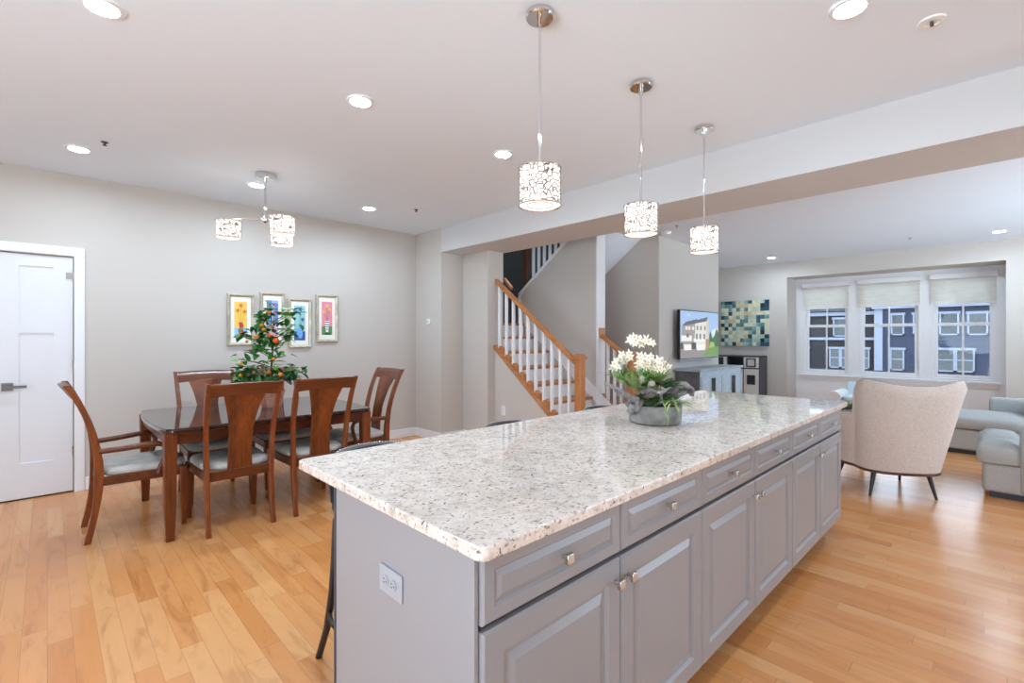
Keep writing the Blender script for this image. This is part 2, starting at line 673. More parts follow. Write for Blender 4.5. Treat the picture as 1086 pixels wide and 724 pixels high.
M['floor'] = build_floor_mat()
M['granite'] = build_granite()
M['glass'] = build_glass()
M['shade_cloth'] = build_shade_cloth()
M['lattice'] = build_lattice()
M['lens'] = emis('lamp_lens', (214, 236, 255), CAN)
M['drum'] = emis('glowing_drum', (255, 240, 226), DRUM)
M['siding_blue'] = build_siding('blue_siding', (52, 57, 74))
M['siding_brown'] = build_siding('brown_siding', (43, 41, 43))
M['stone'] = plain('stone_base', (53, 47, 47), 0.9, var=0.35, vscale=9)
M['house_trim'] = plain('house_trim', (119, 125, 138), 0.6)
M['house_glass'] = plain('house_window_glass', (34, 41, 43), 0.12, var=0.5, vscale=1.5)
M['roof'] = plain('roof_shingle', (42, 43, 48), 0.9, var=0.2, vscale=30)
M['asphalt'] = plain('asphalt', (96, 96, 98), 0.9, var=0.1)

# ------------------------------------------------------------------ the room
CEIL = 2.77
YD = 5.69           # dining wall
XS = 3.66           # stub wall / beam face
BEAM_Z = 2.455
XB = 4.30           # beam back
XW = 9.954          # window wall
XN = 10.514         # back of the window bay

struct('floor', MB().box(-3.2, 10.7, -3.2, 6.4, -0.12, 0.0), M['floor'], label='honey hardwood plank floor')
c = MB()
c.box(-3.2, XS, -3.2, YD + 0.12, CEIL, CEIL + 0.12)
struct('ceiling', c, M['ceiling'], label='white ceiling over kitchen and dining area')
c = MB()
c.box(XB, 6.165, -3.2, 3.67, CEIL, CEIL + 0.12)
c.box(6.165, XW + 0.6, -3.2, 4.3, CEIL, CEIL + 0.12)
struct('ceiling_living', c, M['ceiling'], label='white ceiling over the living area')
struct('wall_bulkhead', MB().box(XS, XB, -3.2, 5.09, BEAM_Z, CEIL + 0.12), M['bulkhead'], label='dropped ceiling bulkhead between kitchen and living area')

DX0, DX1, DZ = -0.296, 0.169, 2.055      # closet door
w = MB()
w.box(-3.2, DX0, YD, YD + 0.12, 0, CEIL)
w.box(DX1, XS, YD, YD + 0.12, 0, CEIL)
w.box(DX0, DX1, YD, YD + 0.12, DZ, CEIL)
struct('wall_dining', w, M['wall'])
struct('wall_corner', MB().box(XS, 4.75, 5.09, YD + 0.12, 0, CEIL), M['wall'])
struct('wall_column', MB().box(4.02, 4.285, 4.588, 5.09, 0, BEAM_Z), M['wall'])
struct('wall_kitchen', MB().box(-3.2, 4.6, -3.2, -3.08, 0, CEIL).box(8.4, XW + 0.6, -3.2, -3.08, 0, CEIL), M['wall'])  # second stretch is unseen, added to hold daylight off the window wall
struct('wall_rear', MB().box(-3.32, -3.2, 2.4, YD + 0.12, 0, CEIL).box(-3.32, -3.2, -3.2, 2.4, 2.25, CEIL), M['wall'])  # unseen wall, its opening narrowed and headed to limit daylight from behind
struct('wall_media', MB().box(6.165, 8.14, 3.389, 5.2, 0, CEIL), M['wall'])
struct('wall_living', MB().box(8.14, XW + 0.12, 4.22, 4.34, 0, CEIL), M['wall'])

# window wall with its bay
NY0, NY1, NZ = 0.007, 2.866, 2.47
w = MB()
w.box(XW, XW + 0.12, NY1, 4.22, 0, CEIL)
w.box(XW, XW + 0.12, -3.08, NY0, 0, CEIL)
w.box(XW, XW + 0.12, NY0, NY1, NZ, CEIL)
struct('wall_window', w, M['wall'])
w = MB()
w.box(XW + 0.12, XN, NY1, NY1 + 0.12, 0, NZ + 0.12)
w.box(XW + 0.12, XN, NY0 - 0.12, NY0, 0, NZ + 0.12)
w.box(XW + 0.12, XN, NY0, NY1, NZ, NZ + 0.12)
struct('wall_bay', w, M['wall'])
WIN = [(1.985, 2.745), (0.995, 1.870), (0.095, 0.882)]
WZ0, WZ1 = 0.655, 2.385
w = MB()
ed = [NY0 - 0.12] + [v for p in sorted(WIN) for v in p] + [NY1 + 0.12]
for a, b_ in zip(ed[0::2], ed[1::2]):
    w.box(XN, XN + 0.14, a, b_, 0, NZ + 0.12)
for a, b_ in WIN:
    w.box(XN, XN + 0.14, a, b_, 0, WZ0)
    w.box(XN, XN + 0.14, a, b_, WZ1, NZ + 0.12)
struct('wall_exterior', w, M['trim'])
w = MB()
w.box(XN - 0.065, XN + 0.02, 0.055, 2.80, 0.625, 0.655)
w.box(XN - 0.022, XN, 0.08, 2.77, 0.555, 0.625)
struct('trim_1', w, M['trim'], bevel=0.004, label='white window stool and apron')

for i, (a, b_) in enumerate(WIN):
    o = bpy.data.objects.new('window_%d' % (i + 1), None)
    COL.objects.link(o)
    o.location = (XN + 0.03, (a + b_) / 2, WZ0)
    tag(o, ['left double-hung window of the bay', 'middle and widest double-hung window of the bay', 'right double-hung window of the bay'][i], None, None, 'structure')
    hw, hh = (b_ - a) / 2, WZ1 - WZ0
    f = MB()
    t = 0.035
    f.box(-0.03, 0.09, -hw, -hw + t, 0, hh).box(-0.03, 0.09, hw - t, hw, 0, hh)
    f.box(-0.03, 0.09, -hw + t, hw - t, 0, t).box(-0.03, 0.09, -hw + t, hw - t, hh - t, hh)
    f.build('frame', M['trim'], o)
    mid = hh * 0.5225
    for nm, x, z0, z1 in (('lower_sash', 0.0, t, mid + 0.03), ('upper_sash', 0.04, mid - 0.02, hh - t)):
        s = MB()
        q = 0.055
        y0, y1 = -hw + t, hw - t
        s.box(x, x + 0.035, y0, y0 + q, z0, z1).box(x, x + 0.035, y1 - q, y1, z0, z1)
        s.box(x, x + 0.035, y0 + q, y1 - q, z0, z0 + q).box(x, x + 0.035, y0 + q, y1 - q, z1 - q * 0.8, z1)
        so = s.build('sash', M['trim'], o)
        MB().box(x + 0.008, x + 0.026, -0.011, 0.011, z0 + q, z1 - q * 0.8).build('muntin', M['trim'], so)
        MB().box(x + 0.015, x + 0.019, y0 + q, y1 - q, z0 + q, z1 - q * 0.8).build('pane', M['glass'], so)

# baseboards
def base(name, x0, x1, y0, y1):
    struct(name, MB().box(x0, x1, y0, y1, 0, 0.105).box(x0, x1, y0, y1, 0.105, 0.12) if False else MB().box(x0, x1, y0, y1, 0, 0.115), M['trim'], bevel=0.005)


base('baseboard_dining', 0.242, XS - 0.016, YD - 0.016, YD - 0.0005)
base('baseboard_corner', XS - 0.016, XS - 0.0005, 5.09, YD - 0.0005)
base('baseboard_recess', XS, 4.02, 5.075, 5.0895)
base('baseboard_column', 4.005, 4.0195, 4.588, 5.075)
base('baseboard_media', 6.165, 8.14, 3.374, 3.3885)
base('baseboard_window', XW - 0.016, XW - 0.0005, 2.87, 4.2)

# closet door: casing, slab, panels, hinges, lever
w = MB()
cw = 0.07
w.box(DX0 - cw, DX0, YD - 0.02, YD - 0.0005, 0, DZ + 0.005).box(DX1, DX1 + cw, YD - 0.02, YD - 0.0005, 0, DZ + 0.005)
w.box(DX0 - cw, DX1 + cw, YD - 0.022, YD - 0.0005, DZ + 0.005, DZ + 0.08)
struct('trim_2', w, M['trim'], bevel=0.003, label='white door casing')
o = bpy.data.objects.new('door_1', None)
COL.objects.link(o)
o.location = (DX0, YD + 0.012, 0.012)
tag(o, 'narrow white two-panel closet door with grey lever', None, None, 'structure')
dw, dh = DX1 - DX0 - 0.006, DZ - 0.018
px0, px1 = 0.128, 0.337
s = MB()
s.box(0.003, px0, 0, 0.035, 0, dh).box(px1, dw, 0, 0.035, 0, dh)
s.box(px0, px1, 0, 0.035, 0, 0.29).box(px0, px1, 0, 0.035, 1.375, 1.48).box(px0, px1, 0, 0.035, 1.94, dh)
s.build('slab', M['door'], o)
s = MB()
s.box(px0 - 0.004, px1 + 0.004, 0.011, 0.03, 0.286, 1.379).box(px0 - 0.004, px1 + 0.004, 0.011, 0.03, 1.476, 1.944)
s.build('panel', M['door'], o)
for z in (0.30, 1.06, 1.83):
    MB().box(dw - 0.004, dw + 0.006, -0.010, 0.004, z, z + 0.09).build('hinge', M['nickel'], o)
MB().box(dw - 0.045, dw - 0.004, -0.006, 0.0, 1.85, 1.905).build('latch_plate', M['nickel'], o)
h = MB().box(0.028, 0.095, -0.012, 0, 0.90, 0.965)
h.cyl((0.062, -0.01, 0.932), (0.062, -0.05, 0.932), 0.011)
h.box(0.052, 0.175, -0.062, -0.045, 0.921, 0.943)
h.build('lever_handle', M['pewter'], o, bevel=0.002)
MB().box(DX0, DX1, YD + 0.012, YD + 0.12, 0.0, 0.006).box(DX0 - 0.03, DX1 + 0.03, YD + 0.12, YD + 0.14, 0, DZ + 0.03).build('closet_light_stop', M['black'], None)['kind'] = 'structure'  # dark backing added behind the closet door to stop sky showing at its gaps

# ------------------------------------------------------------------ stairwell
RISE, RUN, Y1 = 0.195, 0.25, 3.26
def cap_z(y):
    return 0.459 + 0.81 * (y - 3.672)


struct('wall_understair', MB().prism([(3.40, 0), (4.588, 0), (4.588, cap_z(4.588)), (3.55, cap_z(3.55)), (3.40, cap_z(3.40))], 'X', 4.135, 4.215), M['wall'])
base('baseboard_stair', 4.12, 4.1345, 3.40, 4.586)
def str_z(y):
    return 1.985 + 0.735 * (5.15 - y)


struct('wall_spine', MB().prism([(3.695, 0), (5.12, 0), (5.12, str_z(5.12) - 0.02), (3.695, str_z(3.695) - 0.02)], 'X', 5.10, 5.26), M['wall'])
struct('trim_4', MB().box(5.092, 5.268, 3.675, 3.694, 0.30, CEIL), M['trim'], label='white end trim of the stair spine wall')
struct('trim_5', MB().prism([(3.695, str_z(3.695) - 0.05), (5.12, str_z(5.12) - 0.05), (5.12, str_z(5.12)), (3.695, str_z(3.695))], 'X', 5.085, 5.275), M['trim'], label='white cap trim along the upper flight')
struct('trim_6', MB().box(5.085, 5.10, 5.07, 5.12, 1.56, str_z(5.12)), M['trim'], label='white corner trim at the landing')
def sof(y):
    return 2.77 - 0.735 * (y - 3.67)


struct('ceiling_stair', MB().prism([(3.67, sof(3.67)), (5.12, sof(5.12)), (5.12, sof(5.12) + 0.16), (3.67, sof(3.67) + 0.16)], 'X', 5.26, 6.165), M['ceiling'], label='sloped soffit under the upper flight')
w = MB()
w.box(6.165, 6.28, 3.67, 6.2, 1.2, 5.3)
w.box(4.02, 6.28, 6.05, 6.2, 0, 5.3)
struct('wall_stairwell', w, M['dark_wall'])
struct('wall_stair_upper', MB().box(4.17, 4.285, 3.67, 6.05, CEIL + 0.12, 5.3).box(4.285, 6.165, 3.55, 3.67, CEIL + 0.12, 5.3), M['dark_wall'])
w = MB()
w.prism([(3.389, 0), (5.2, 0), (5.2, 1.7), (3.67, 2.77), (3.389, 2.77)], 'X', 6.150, 6.1645)
struct('wall_hall', w, M['wall'])

st = thing('staircase', 'oak and white switchback staircase with square balusters beyond the bulkhead', 'staircase', (4.2, 3.3, 0))
for k in range(1, 8):
    y = Y1 + RUN * (k - 1)
    z = RISE * k
    x0 = 4.10 if y < 3.5 else 4.22
    MB().box(x0, 5.095, y - 0.02, y + RUN + 0.005, z - 0.035, z).build('tread', M['oak_y'], st, True, bevel=0.008)
    MB().box(x0 + 0.03 if y < 3.5 else x0, 5.095, y, y + 0.018, z - RISE, z - 0.035).build('riser', M['trim'], st, True)
MB().box(4.22, 5.095, Y1 + RUN * 7, Y1 + RUN * 7 + 0.018, RISE * 7, 1.525).build('riser', M['trim'], st, True)
l = MB().box(4.22, 6.16, Y1 + RUN * 7 - 0.02, 6.045, 1.525, 1.56)
l.build('landing', M['oak_y'], st, True, bevel=0.006)
# sloped oak cap with sawtooth fillets between balusters
c = MB()
ya, yb = 3.53, 4.64
c.prism([(ya, cap_z(ya)), (yb, cap_z(yb)), (yb, cap_z(yb) + 0.055), (ya, cap_z(ya) + 0.055)], 'X', 4.115, 4.235)
bal_px = [530, 537, 544.6, 552.2, 560, 568.2, 576.5, 585.2, 594.3, 603.7]
Fv = (math.cos(YAW), math.sin(YAW))
Rv = (math.sin(YAW), -math.cos(YAW))
bal_y = [4.534 - 0.127 * i for i in range(10)]
for y in bal_y[:9]:
    if y - 0.1 > ya:
        z = cap_z(y)
        c.prism([(y - 0.016, z + 0.04), (y - 0.016, z + 0.085), (y - 0.075, z + 0.05), (y - 0.09, z - 0.02)], 'X', 4.14, 4.21)
c.build('stringer_cap', M['oak_y'], st, True, bevel=0.004)
def rail_z(y):
    return 1.135 + 0.775 * (y - 3.34)


def handrail(x, ya, yb, f):
    m = MB()
    sec = [(-0.03, -0.05), (0.03, -0.05), (0.034, -0.012), (0.024, 0.006), (-0.024, 0.006), (-0.034, -0.012)]
    m.loft([[(x + u, y, f(y) + v) for u, v in sec] for y in (ya, yb)])
    return m


handrail(4.175, 3.28, 4.585, rail_z).build('handrail', M['oak_y'], st, True)
for i, y in enumerate(bal_y):
    if y > 4.575:
        y = 4.572
    zb = cap_z(y) + 0.05 if y > ya + 0.02 else RISE * (1 + math.floor((y - Y1) / RUN))
    MB().box(4.159, 4.191, y - 0.016, y + 0.016, zb, rail_z(y) - 0.045).build('baluster', M['trim'], st, True, bevel=0.002)
def newel(x, y, top, z0=0.0):
    m = MB()
    m.box(x - 0.043, x + 0.043, y - 0.043, y + 0.043, z0, top - 0.035)
    m.box(x - 0.062, x + 0.062, y - 0.062, y + 0.062, top - 0.062, top - 0.035)
    m.box(x - 0.048, x + 0.048, y - 0.048, y + 0.048, top - 0.035, top - 0.008)
    m.box(x - 0.036, x + 0.036, y - 0.036, y + 0.036, top - 0.008, top)
    return m


newel(4.19, 3.255, 1.175).build('newel_post', M['oak'], st, True, bevel=0.004)
newel(5.19, 3.235, 1.175).build('newel_post', M['oak'], st, True, bevel=0.004)
def rail2(y):
    return 1.115 + 0.72 * (y - 3.27)


handrail(5.18, 3.27, 3.668, rail2).build('handrail', M['oak_y'], st, True)
MB().box(5.125, 5.235, 3.655, 3.6745, 1.345, 1.475).build('rail_rosette', M['oak'], st, True, bevel=0.004)
for y in (3.37, 3.47, 3.57):
    MB().box(5.164, 5.196, y - 0.016, y + 0.016, RISE * (1 + math.floor((y - Y1) / RUN)), rail2(y) - 0.045).build('baluster', M['trim'], st, True, bevel=0.002)
MB().prism([(3.55, 0.42), (3.674, 0.50), (3.674, 0.62), (3.55, 0.52)], 'X', 5.10, 5.25).build('stringer_cap', M['oak_y'], st, True, bevel=0.004)
MB().prism([(3.26, 0.2), (3.694, 0.52), (5.0, 1.54), (5.0, 1.70), (3.694, 0.70), (3.26, 0.34)], 'X', 5.086, 5.0995).build('skirt_board', M['trim'], st, True)
# end of the landing wall rail behind the column
m = MB()
m.tube([(4.36, 4.64, 2.125), (4.36, 4.50, 1.99)], 0.026, 8)
m.build('rail_end', M['oak_y'], st, True)
# upper flight rail
newel(5.18, 5.02, 3.10, str_z(5.02)).build('newel_post', M['dark_oak'], st, True, bevel=0.004)
for i in range(9):
    y = 4.885 - 0.108 * i
    MB().box(5.164, 5.196, y - 0.016, y + 0.016, str_z(y), str_z(y) + 0.86).build('baluster', M['trim'], st, True)
handrail(5.18, 3.9, 5.0, lambda y: str_z(y) + 0.9).build('handrail', M['dark_oak'], st, True)
MB().prism([(3.9, str_z(3.9) + 0.001), (5.1, str_z(5.1) + 0.001), (5.1, str_z(5.1) + 0.03), (3.9, str_z(3.9) + 0.03)], 'X', 5.13, 5.23).build('stringer_cap', M['dark_oak'], st, True)

# ------------------------------------------------------------------ kitchen island
IX0, PITCH = 0.681, 0.5443
YF = 0.797                     # door faces
TH = 0.02
def raised_door(mb, x0, x1, z0, z1, stile, yf=YF):
    """raised-panel front: frame, sloped groove, raised field (faces -Y)"""
    def ring(d, y):
        return [(x0 + d, y, z0 + d), (x1 - d, y, z0 + d), (x1 - d, y, z1 - d), (x0 + d, y, z1 - d)]
    r = [ring(0, yf + TH), ring(0, yf + 0.006), ring(0.006, yf), ring(stile - 0.004, yf), ring(stile + 0.004, yf + 0.010), ring(stile + 0.014, yf + 0.011), ring(stile + 0.036, yf + 0.002), ring(stile + 0.038, yf + 0.002)]
    mb.loft(r, True, True)


def slab_drawer(mb, x0, x1, z0, z1, yf=YF):
    def ring(d, y):
        return [(x0 + d, y, z0 + d), (x1 - d, y, z0 + d), (x1 - d, y, z1 - d), (x0 + d, y, z1 - d)]
    mb.loft([ring(0, yf + TH), ring(0, yf + 0.005), ring(0.005, yf), ring(0.034, yf), ring(0.040, yf + 0.007), ring(0.056, yf - 0.001), ring(0.058, yf - 0.001)], True, True)


def knob_mb(x, z, yf):
    m = MB()
    m.cyl((x, yf, z), (x, yf - 0.018, z), 0.006, 0.0055, 10)
    m.box(x - 0.013, x + 0.013, yf - 0.029, yf - 0.017, z - 0.013, z + 0.013)
    return m


which = ['nearest the camera, with the outlet on its end panel', 'in the middle of the island', 'at the far end of the island beside the beige armchair']
for u in range(3):
    x0 = IX0 + u * 2 * PITCH
    x1 = x0 + 2 * PITCH
    cab = thing('base_cabinet', 'grey raised-panel base cabinet ' + which[u], 'cabinet', (x0, YF, 0), 0, 'grey base cabinets of the island')
    m = MB()
    a = x0 + 0.0 if u else IX0
    e = x1 - 0.0005
    m.box(a, e, YF + TH, 1.50, 0.11, 0.690).box(a, e, YF + TH + 0.05, 1.50, 0.690, 0.722).box(a, e, YF + TH, 1.50, 0.722, 0.8735)
    m.build('carcass', M['cabinet'], cab, True, bevel=0.001)
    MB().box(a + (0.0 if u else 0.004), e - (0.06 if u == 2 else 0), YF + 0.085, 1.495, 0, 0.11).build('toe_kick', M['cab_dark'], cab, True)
    if u == 0:
        MB().box(IX0 - 0.012, IX0 - 0.0002, YF + 0.012, 1.505, 0.0, 0.8735).build('end_panel', M['cabinet'], cab, True, bevel=0.001)
        MB().box(IX0 - 0.015, IX0 - 0.0002, 1.505, 1.515, 0.0, 0.8735).build('corner_strip', M['dark_grey'], cab, True)
    if u == 2:
        MB().box(x1, x1 + 0.012, YF + 0.012, 1.505, 0.11, 0.8735).build('end_panel', M['cabinet'], cab, True)
    for k in range(2):
        a0 = x0 + k * PITCH + 0.003
        a1 = x0 + (k + 1) * PITCH - 0.003
        m = MB()
        raised_door(m, a0, a1, 0.11, 0.699, 0.066)
        d = m.build('door', M['cabinet'], cab, True, smooth=20)
        kx = a1 - 0.03 if k == 0 else a0 + 0.03
        knob_mb(kx, 0.637, YF).build('knob', M['nickel'], d, True, bevel=0.002)
        m = MB()
        slab_drawer(m, a0, a1, 0.714, 0.866)
        d = m.build('drawer', M['cabinet'], cab, True, smooth=20)
        knob_mb((a0 + a1) / 2, 0.789, YF - 0.002).build('knob', M['nickel'], d, True, bevel=0.002)


# granite worktop with rounded corners
def rounded(x0, x1, y0, y1, r, n=6):
    pts = []
    for cx_, cy_, a0 in ((x1 - r, y1 - r, 0), (x0 + r, y1 - r, 90), (x0 + r, y0 + r, 180), (x1 - r, y0 + r, 270)):
        rr = r
        for i in range(n + 1):
            a = math.radians(a0 + 90 * i / n)
            pts.append((cx_ + rr * math.cos(a), cy_ + rr * math.sin(a)))
    return pts


TOPZ = 0.906
m = MB()
m.prism(rounded(0.652, 3.975, 0.763, 1.800, 0.028), 'Z', 0.874, TOPZ)
ct = m.build('worktop', M['granite'], None, bevel=0.005, seg=3)
tag(ct, 'long speckled white granite worktop on the grey island', 'worktop')

def outlet(name, label, loc, rz, horizontal=False, m1='white_plastic'):
    t = thing(name, label, 'outlet', loc, rz)
    w_, h_ = (0.058, 0.036) if horizontal else (0.036, 0.058)
    MB().box(-w_, w_, -0.006, 0, -h_, h_).build('plate', M[m1], t, bevel=0.002)
    for s in (-1, 1):
        cx_, cz_ = (s * 0.02, 0) if horizontal else (0, s * 0.02)
        f = MB()
        f.lathe([(0.0150, 0), (0.0150, 0.003), (0.0135, 0.0035)], (0, 0, 0), 18)
        f.v = [(cx_ + x, -0.006 - z, cz_ + y) for x, y, z in f.v]
        fo = f.build('socket', M[m1], t)
        g = MB()
        for dx, dz in ((-0.005, 0.004), (0.005, 0.004)):
            if horizontal:
                g.box(cx_ - dz - 0.005, cx_ - dz + 0.002, -0.0102, -0.0094, cz_ + dx - 0.0012, cz_ + dx + 0.0012)
            else:
                g.box(cx_ + dx - 0.0012, cx_ + dx + 0.0012, -0.0102, -0.0094, cz_ + dz - 0.004, cz_ + dz + 0.004)
        if horizontal:
            g.box(cx_ + 0.005, cx_ + 0.009, -0.0102, -0.0094, cz_ - 0.002, cz_ + 0.002)
        else:
            g.box(cx_ - 0.002, cx_ + 0.002, -0.0102, -0.0094, cz_ - 0.009, cz_ - 0.005)
        g.build('slot', M['dark_grey'], fo)
    return t


outlet('power_outlet', 'grey double power outlet on the island end panel', (IX0 - 0.0125, 1.156, 0.689), -PI / 2, True, 'grey_plastic')
outlet('power_outlet', 'white power outlet low on the wall under the stairs', (4.1345, 4.417, 0.43), -PI / 2)
t = thing('thermostat', 'small white wall sensor on the stub wall beside the dining corner', 'thermostat', (XS - 0.0005, 5.367, 1.56), -PI / 2)
MB().box(-0.032, 0.032, -0.018, 0, -0.045, 0.045).build('case', M['white_plastic'], t, bevel=0.008)
MB().lathe([(0.012, 0), (0.012, 0.004)], (0, 0, 0), 14).build('dial', M['grey_plastic'], t).matrix_local = Matrix.Translation((0, -0.018, 0.0)) @ Matrix.Rotation(PI / 2, 4, 'X')

# ------------------------------------------------------------------ lamps
def recessed(x, y, label, r=0.078):
    t = thing('recessed_light', label, 'ceiling light', (x, y, CEIL), 0, 'recessed ceiling lights')
    MB().lathe([(r * 0.72, -0.001), (r * 0.76, -0.010), (r * 0.97, -0.008), (r, -0.0005)], n=32, caps=False).build('trim_ring', M['trim'], t)
    MB().lathe([(0.001, -0.0035), (r * 0.74, -0.003)], n=32, caps=False).build('lens', M['lens'], t)


for x, y, s in ((0.17, 2.70, 'recessed ceiling light at the top left edge of the photo'),
                (0.17, 4.86, 'recessed ceiling light above the closet door, beside a sprinkler head'),
                (1.35, 2.70, 'recessed ceiling light alone in the middle of the kitchen ceiling'),
                (2.53, 2.71, 'recessed ceiling light just left of the nearest pendant shade'),
                (1.40, 4.86, 'recessed ceiling light right behind the chandelier canopy'),
                (2.54, 4.88, 'recessed ceiling light above the framed pictures near the dining corner'),
                (2.48, 0.47, 'recessed ceiling light at the top edge right of the nearest pendant'),
                (9.13, 0.07, 'recessed living room light above the right bay window'),
                (9.23, 2.91, 'recessed living room light above the mosaic painting')):
    recessed(x, y, s)


def drum(parent, c, r, z0, z1):
    """drum shade: glowing liner, pierced chrome sleeve, rims, bottom diffuser"""
    x, y = c
    s = MB().lathe([(r - 0.006, z0 + 0.004), (r - 0.006, z1 - 0.004)], (x, y, 0), 36, caps=False).build('shade', M['drum'], parent)
    l_ = MB().lathe([(r, z0), (r, z1)], (x, y, 0), 36, caps=False).build('lattice', M['lattice'], s)
    for z in (z0, z1):
        MB().tube([(x + r * math.cos(2 * PI * k / 36), y + r * math.sin(2 * PI * k / 36), z) for k in range(36)], 0.003, 6, True).build('rim', M['chrome'], s)
    MB().lathe([(0.001, z0 + 0.006), (r - 0.012, z0 + 0.006)], (x, y, 0), 36, caps=False).build('diffuser', M['drum'], s)
    MB().tube([(x + 0.6 * r * math.cos(2 * PI * k / 24), y + 0.6 * r * math.sin(2 * PI * k / 24), z0 + 0.003) for k in range(24)], 0.0022, 6, True).build('inner_ring', M['chrome'], s)
    sp = MB()
    for k in range(3):
        a = 2 * PI * k / 3 + 0.4
        sp.tube([(x, y, z1 + 0.002), (x + r * math.cos(a), y + r * math.sin(a), z1)], 0.0025, 6)
    sp.build('spider', M['chrome'], s)
    return s


for x, lab in ((1.55, 'chrome pendant lamp nearest the camera over the island'), (2.385, 'middle chrome pendant lamp over the island'), (3.19, 'farthest chrome pendant lamp over the island, in front of the living room')):
    y = 1.424
    t = thing('pendant_lamp', lab, 'pendant lamp', (x, y, CEIL), 0, 'three drum pendants over the island')
    m = MB().lathe([(0.0605, -0.0005), (0.0625, -0.004), (0.0625, -0.02), (0.058, -0.026), (0.001, -0.026)])
    cn = m.build('canopy', M['chrome'], t)
    for a in (0.9, 0.9 + PI):
        MB().cyl((0.028 * math.cos(a), 0.028 * math.sin(a), -0.024), (0.028 * math.cos(a), 0.028 * math.sin(a), -0.034), 0.004, n=8).build('screw', M['nickel'], cn)
    MB().cyl((0, 0, -0.02), (0, 0, -0.06), 0.011).cyl((0, 0, -0.06), (0, 0, -0.69), 0.0062, n=12).cyl((0, 0, -0.66), (0, 0, -0.70), 0.014).build('rod', M['chrome'], t)
    drum(t, (0, 0), 0.094, 1.926 - CEIL, 2.088 - CEIL)

t = thing('chandelier', 'chrome three-arm chandelier with drum shades over the dining table', 'chandelier', (1.36, 4.48, CEIL))
MB().lathe([(0.078, -0.0005), (0.080, -0.006), (0.080, -0.045), (0.076, -0.05), (0.001, -0.05)]).build('canopy', M['chrome'], t)
MB().cyl((0, 0, -0.045), (0, 0, -0.39), 0.009, n=12).build('rod', M['chrome'], t)
MB().ell((0, 0, -0.40), (0.03, 0.03, 0.03)).build('hub', M['chrome'], t)
for a in (187, 90, 322):
    a = math.radians(a)
    dx = 0.30 * (math.cos(a) * Rv[0] + math.sin(a) * Fv[0])
    dy = 0.30 * (math.cos(a) * Rv[1] + math.sin(a) * Fv[1])
    MB().tube([(0, 0, -0.40), (dx * 0.5, dy * 0.5, -0.392), (dx * 0.9, dy * 0.9, -0.398), (dx, dy, -0.415)], 0.0075, 8).build('arm', M['chrome'], t)
    drum(t, (dx, dy), 0.100, 2.205 - CEIL, 2.352 - CEIL)

for x, y, s in ((0.30, 4.56, 'tiny sprinkler head beside the light above the closet door'), (2.94, 4.56, 'tiny sprinkler head near the dining corner'), (5.73, 2.91, 'small sprinkler head beside the smoke detector'), (8.82, 0.96, 'small sprinkler head in front of the bay windows')):
    t = thing('sprinkler_head', s, 'sprinkler', (x, y, CEIL), 0, 'ceiling sprinkler heads')
    MB().lathe([(0.022, -0.0005), (0.022, -0.006), (0.008, -0.010), (0.007, -0.022), (0.014, -0.024), (0.014, -0.027), (0.001, -0.027)], n=14).build('head', M['dark_grey'] if y > 4 else M['nickel'], t)
t = thing('sprinkler_head', 'large white concealed sprinkler with two dark slots at top right', 'sprinkler', (2.85, 0.234, CEIL), 0, 'ceiling sprinkler heads')
MB().lathe([(0.052, -0.0005), (0.050, -0.008), (0.030, -0.010), (0.026, -0.006), (0.001, -0.006)], n=26).build('cover_plate', M['white_plastic'], t)
MB().box(-0.012, -0.004, -0.006, 0.006, -0.02, -0.004).box(0.006, 0.014, -0.006, 0.006, -0.02, -0.004).build('slots', M['dark_grey'], t)
t = thing('smoke_detector', 'round white smoke detector on the living room ceiling near the stairs', 'smoke detector', (6.0, 3.20, CEIL))
MB().lathe([(0.066, -0.0005), (0.066, -0.012), (0.058, -0.034), (0.03, -0.04), (0.001, -0.04)], n=26).build('case', M['white_plastic'], t)

# ------------------------------------------------------------------ dining table
TZ = 0.745
tb = thing('dining_table', 'dark polished mahogany dining table with bowed ends', 'table', (1.28, 4.42, 0))
def table_outline(ins, n=10):
    x0, x1, y0, y1 = 0.518 + ins, 2.055 - ins, 3.815 + ins, 5.025 - ins
    r = 0.05
    pts = []
    ym = (y0 + y1) / 2
    hy = (y1 - y0) / 2
    for i in range(n + 1):
        y = y0 + r * 0.6 + (y1 - y0 - 1.2 * r) * i / n
        pts.append((x1 - 0.045 * ((y - ym) / hy) ** 2, y))
    pts += [(x1 - 0.075, y1), (x0 + 0.075, y1)]
    for i in range(n + 1):
        y = y1 - r * 0.6 - (y1 - y0 - 1.2 * r) * i / n
        pts.append((x0 + 0.045 * ((y - ym) / hy) ** 2, y))
    pts += [(x0 + 0.075, y0), (x1 - 0.075, y0)]
    return pts


MB().prism(table_outline(0), 'Z', TZ - 0.032, TZ - 0.006).build('tabletop', M['table_top'], tb, True, bevel=0.006, seg=3)
M['glass_edge'] = plain('polished_glass_top', (26, 20, 18), 0.03, spec=0.7, coat=0.6)
MB().prism(table_outline(0.004), 'Z', TZ - 0.0058, TZ).build('glass_cover', M['glass_edge'], tb, True, bevel=0.002)
MB().box(0.60, 1.96, 3.85, 3.875, 0.635, TZ - 0.032).box(0.60, 1.96, 4.965, 4.99, 0.635, TZ - 0.032).box(0.565, 0.59, 3.87, 4.97, 0.635, TZ - 0.032).box(1.97, 1.995, 3.87, 4.97, 0.635, TZ - 0.032).build('apron', M['mahogany_x'], tb, True, bevel=0.003)
for x in (0.585, 1.975):
    for y in (3.868, 4.972):
        sx, sy = (1 if x > 1 else -1), (1 if y > 4.4 else -1)
        MB().vbar([(x - sx * 0.0, y, 0.0, 0.048, 0.048), (x, y, 0.30, 0.066, 0.066), (x, y, 0.62, 0.074, 0.074), (x, y, TZ - 0.032, 0.076, 0.076)]).build('leg', M['mahogany'], tb, True, bevel=0.004)

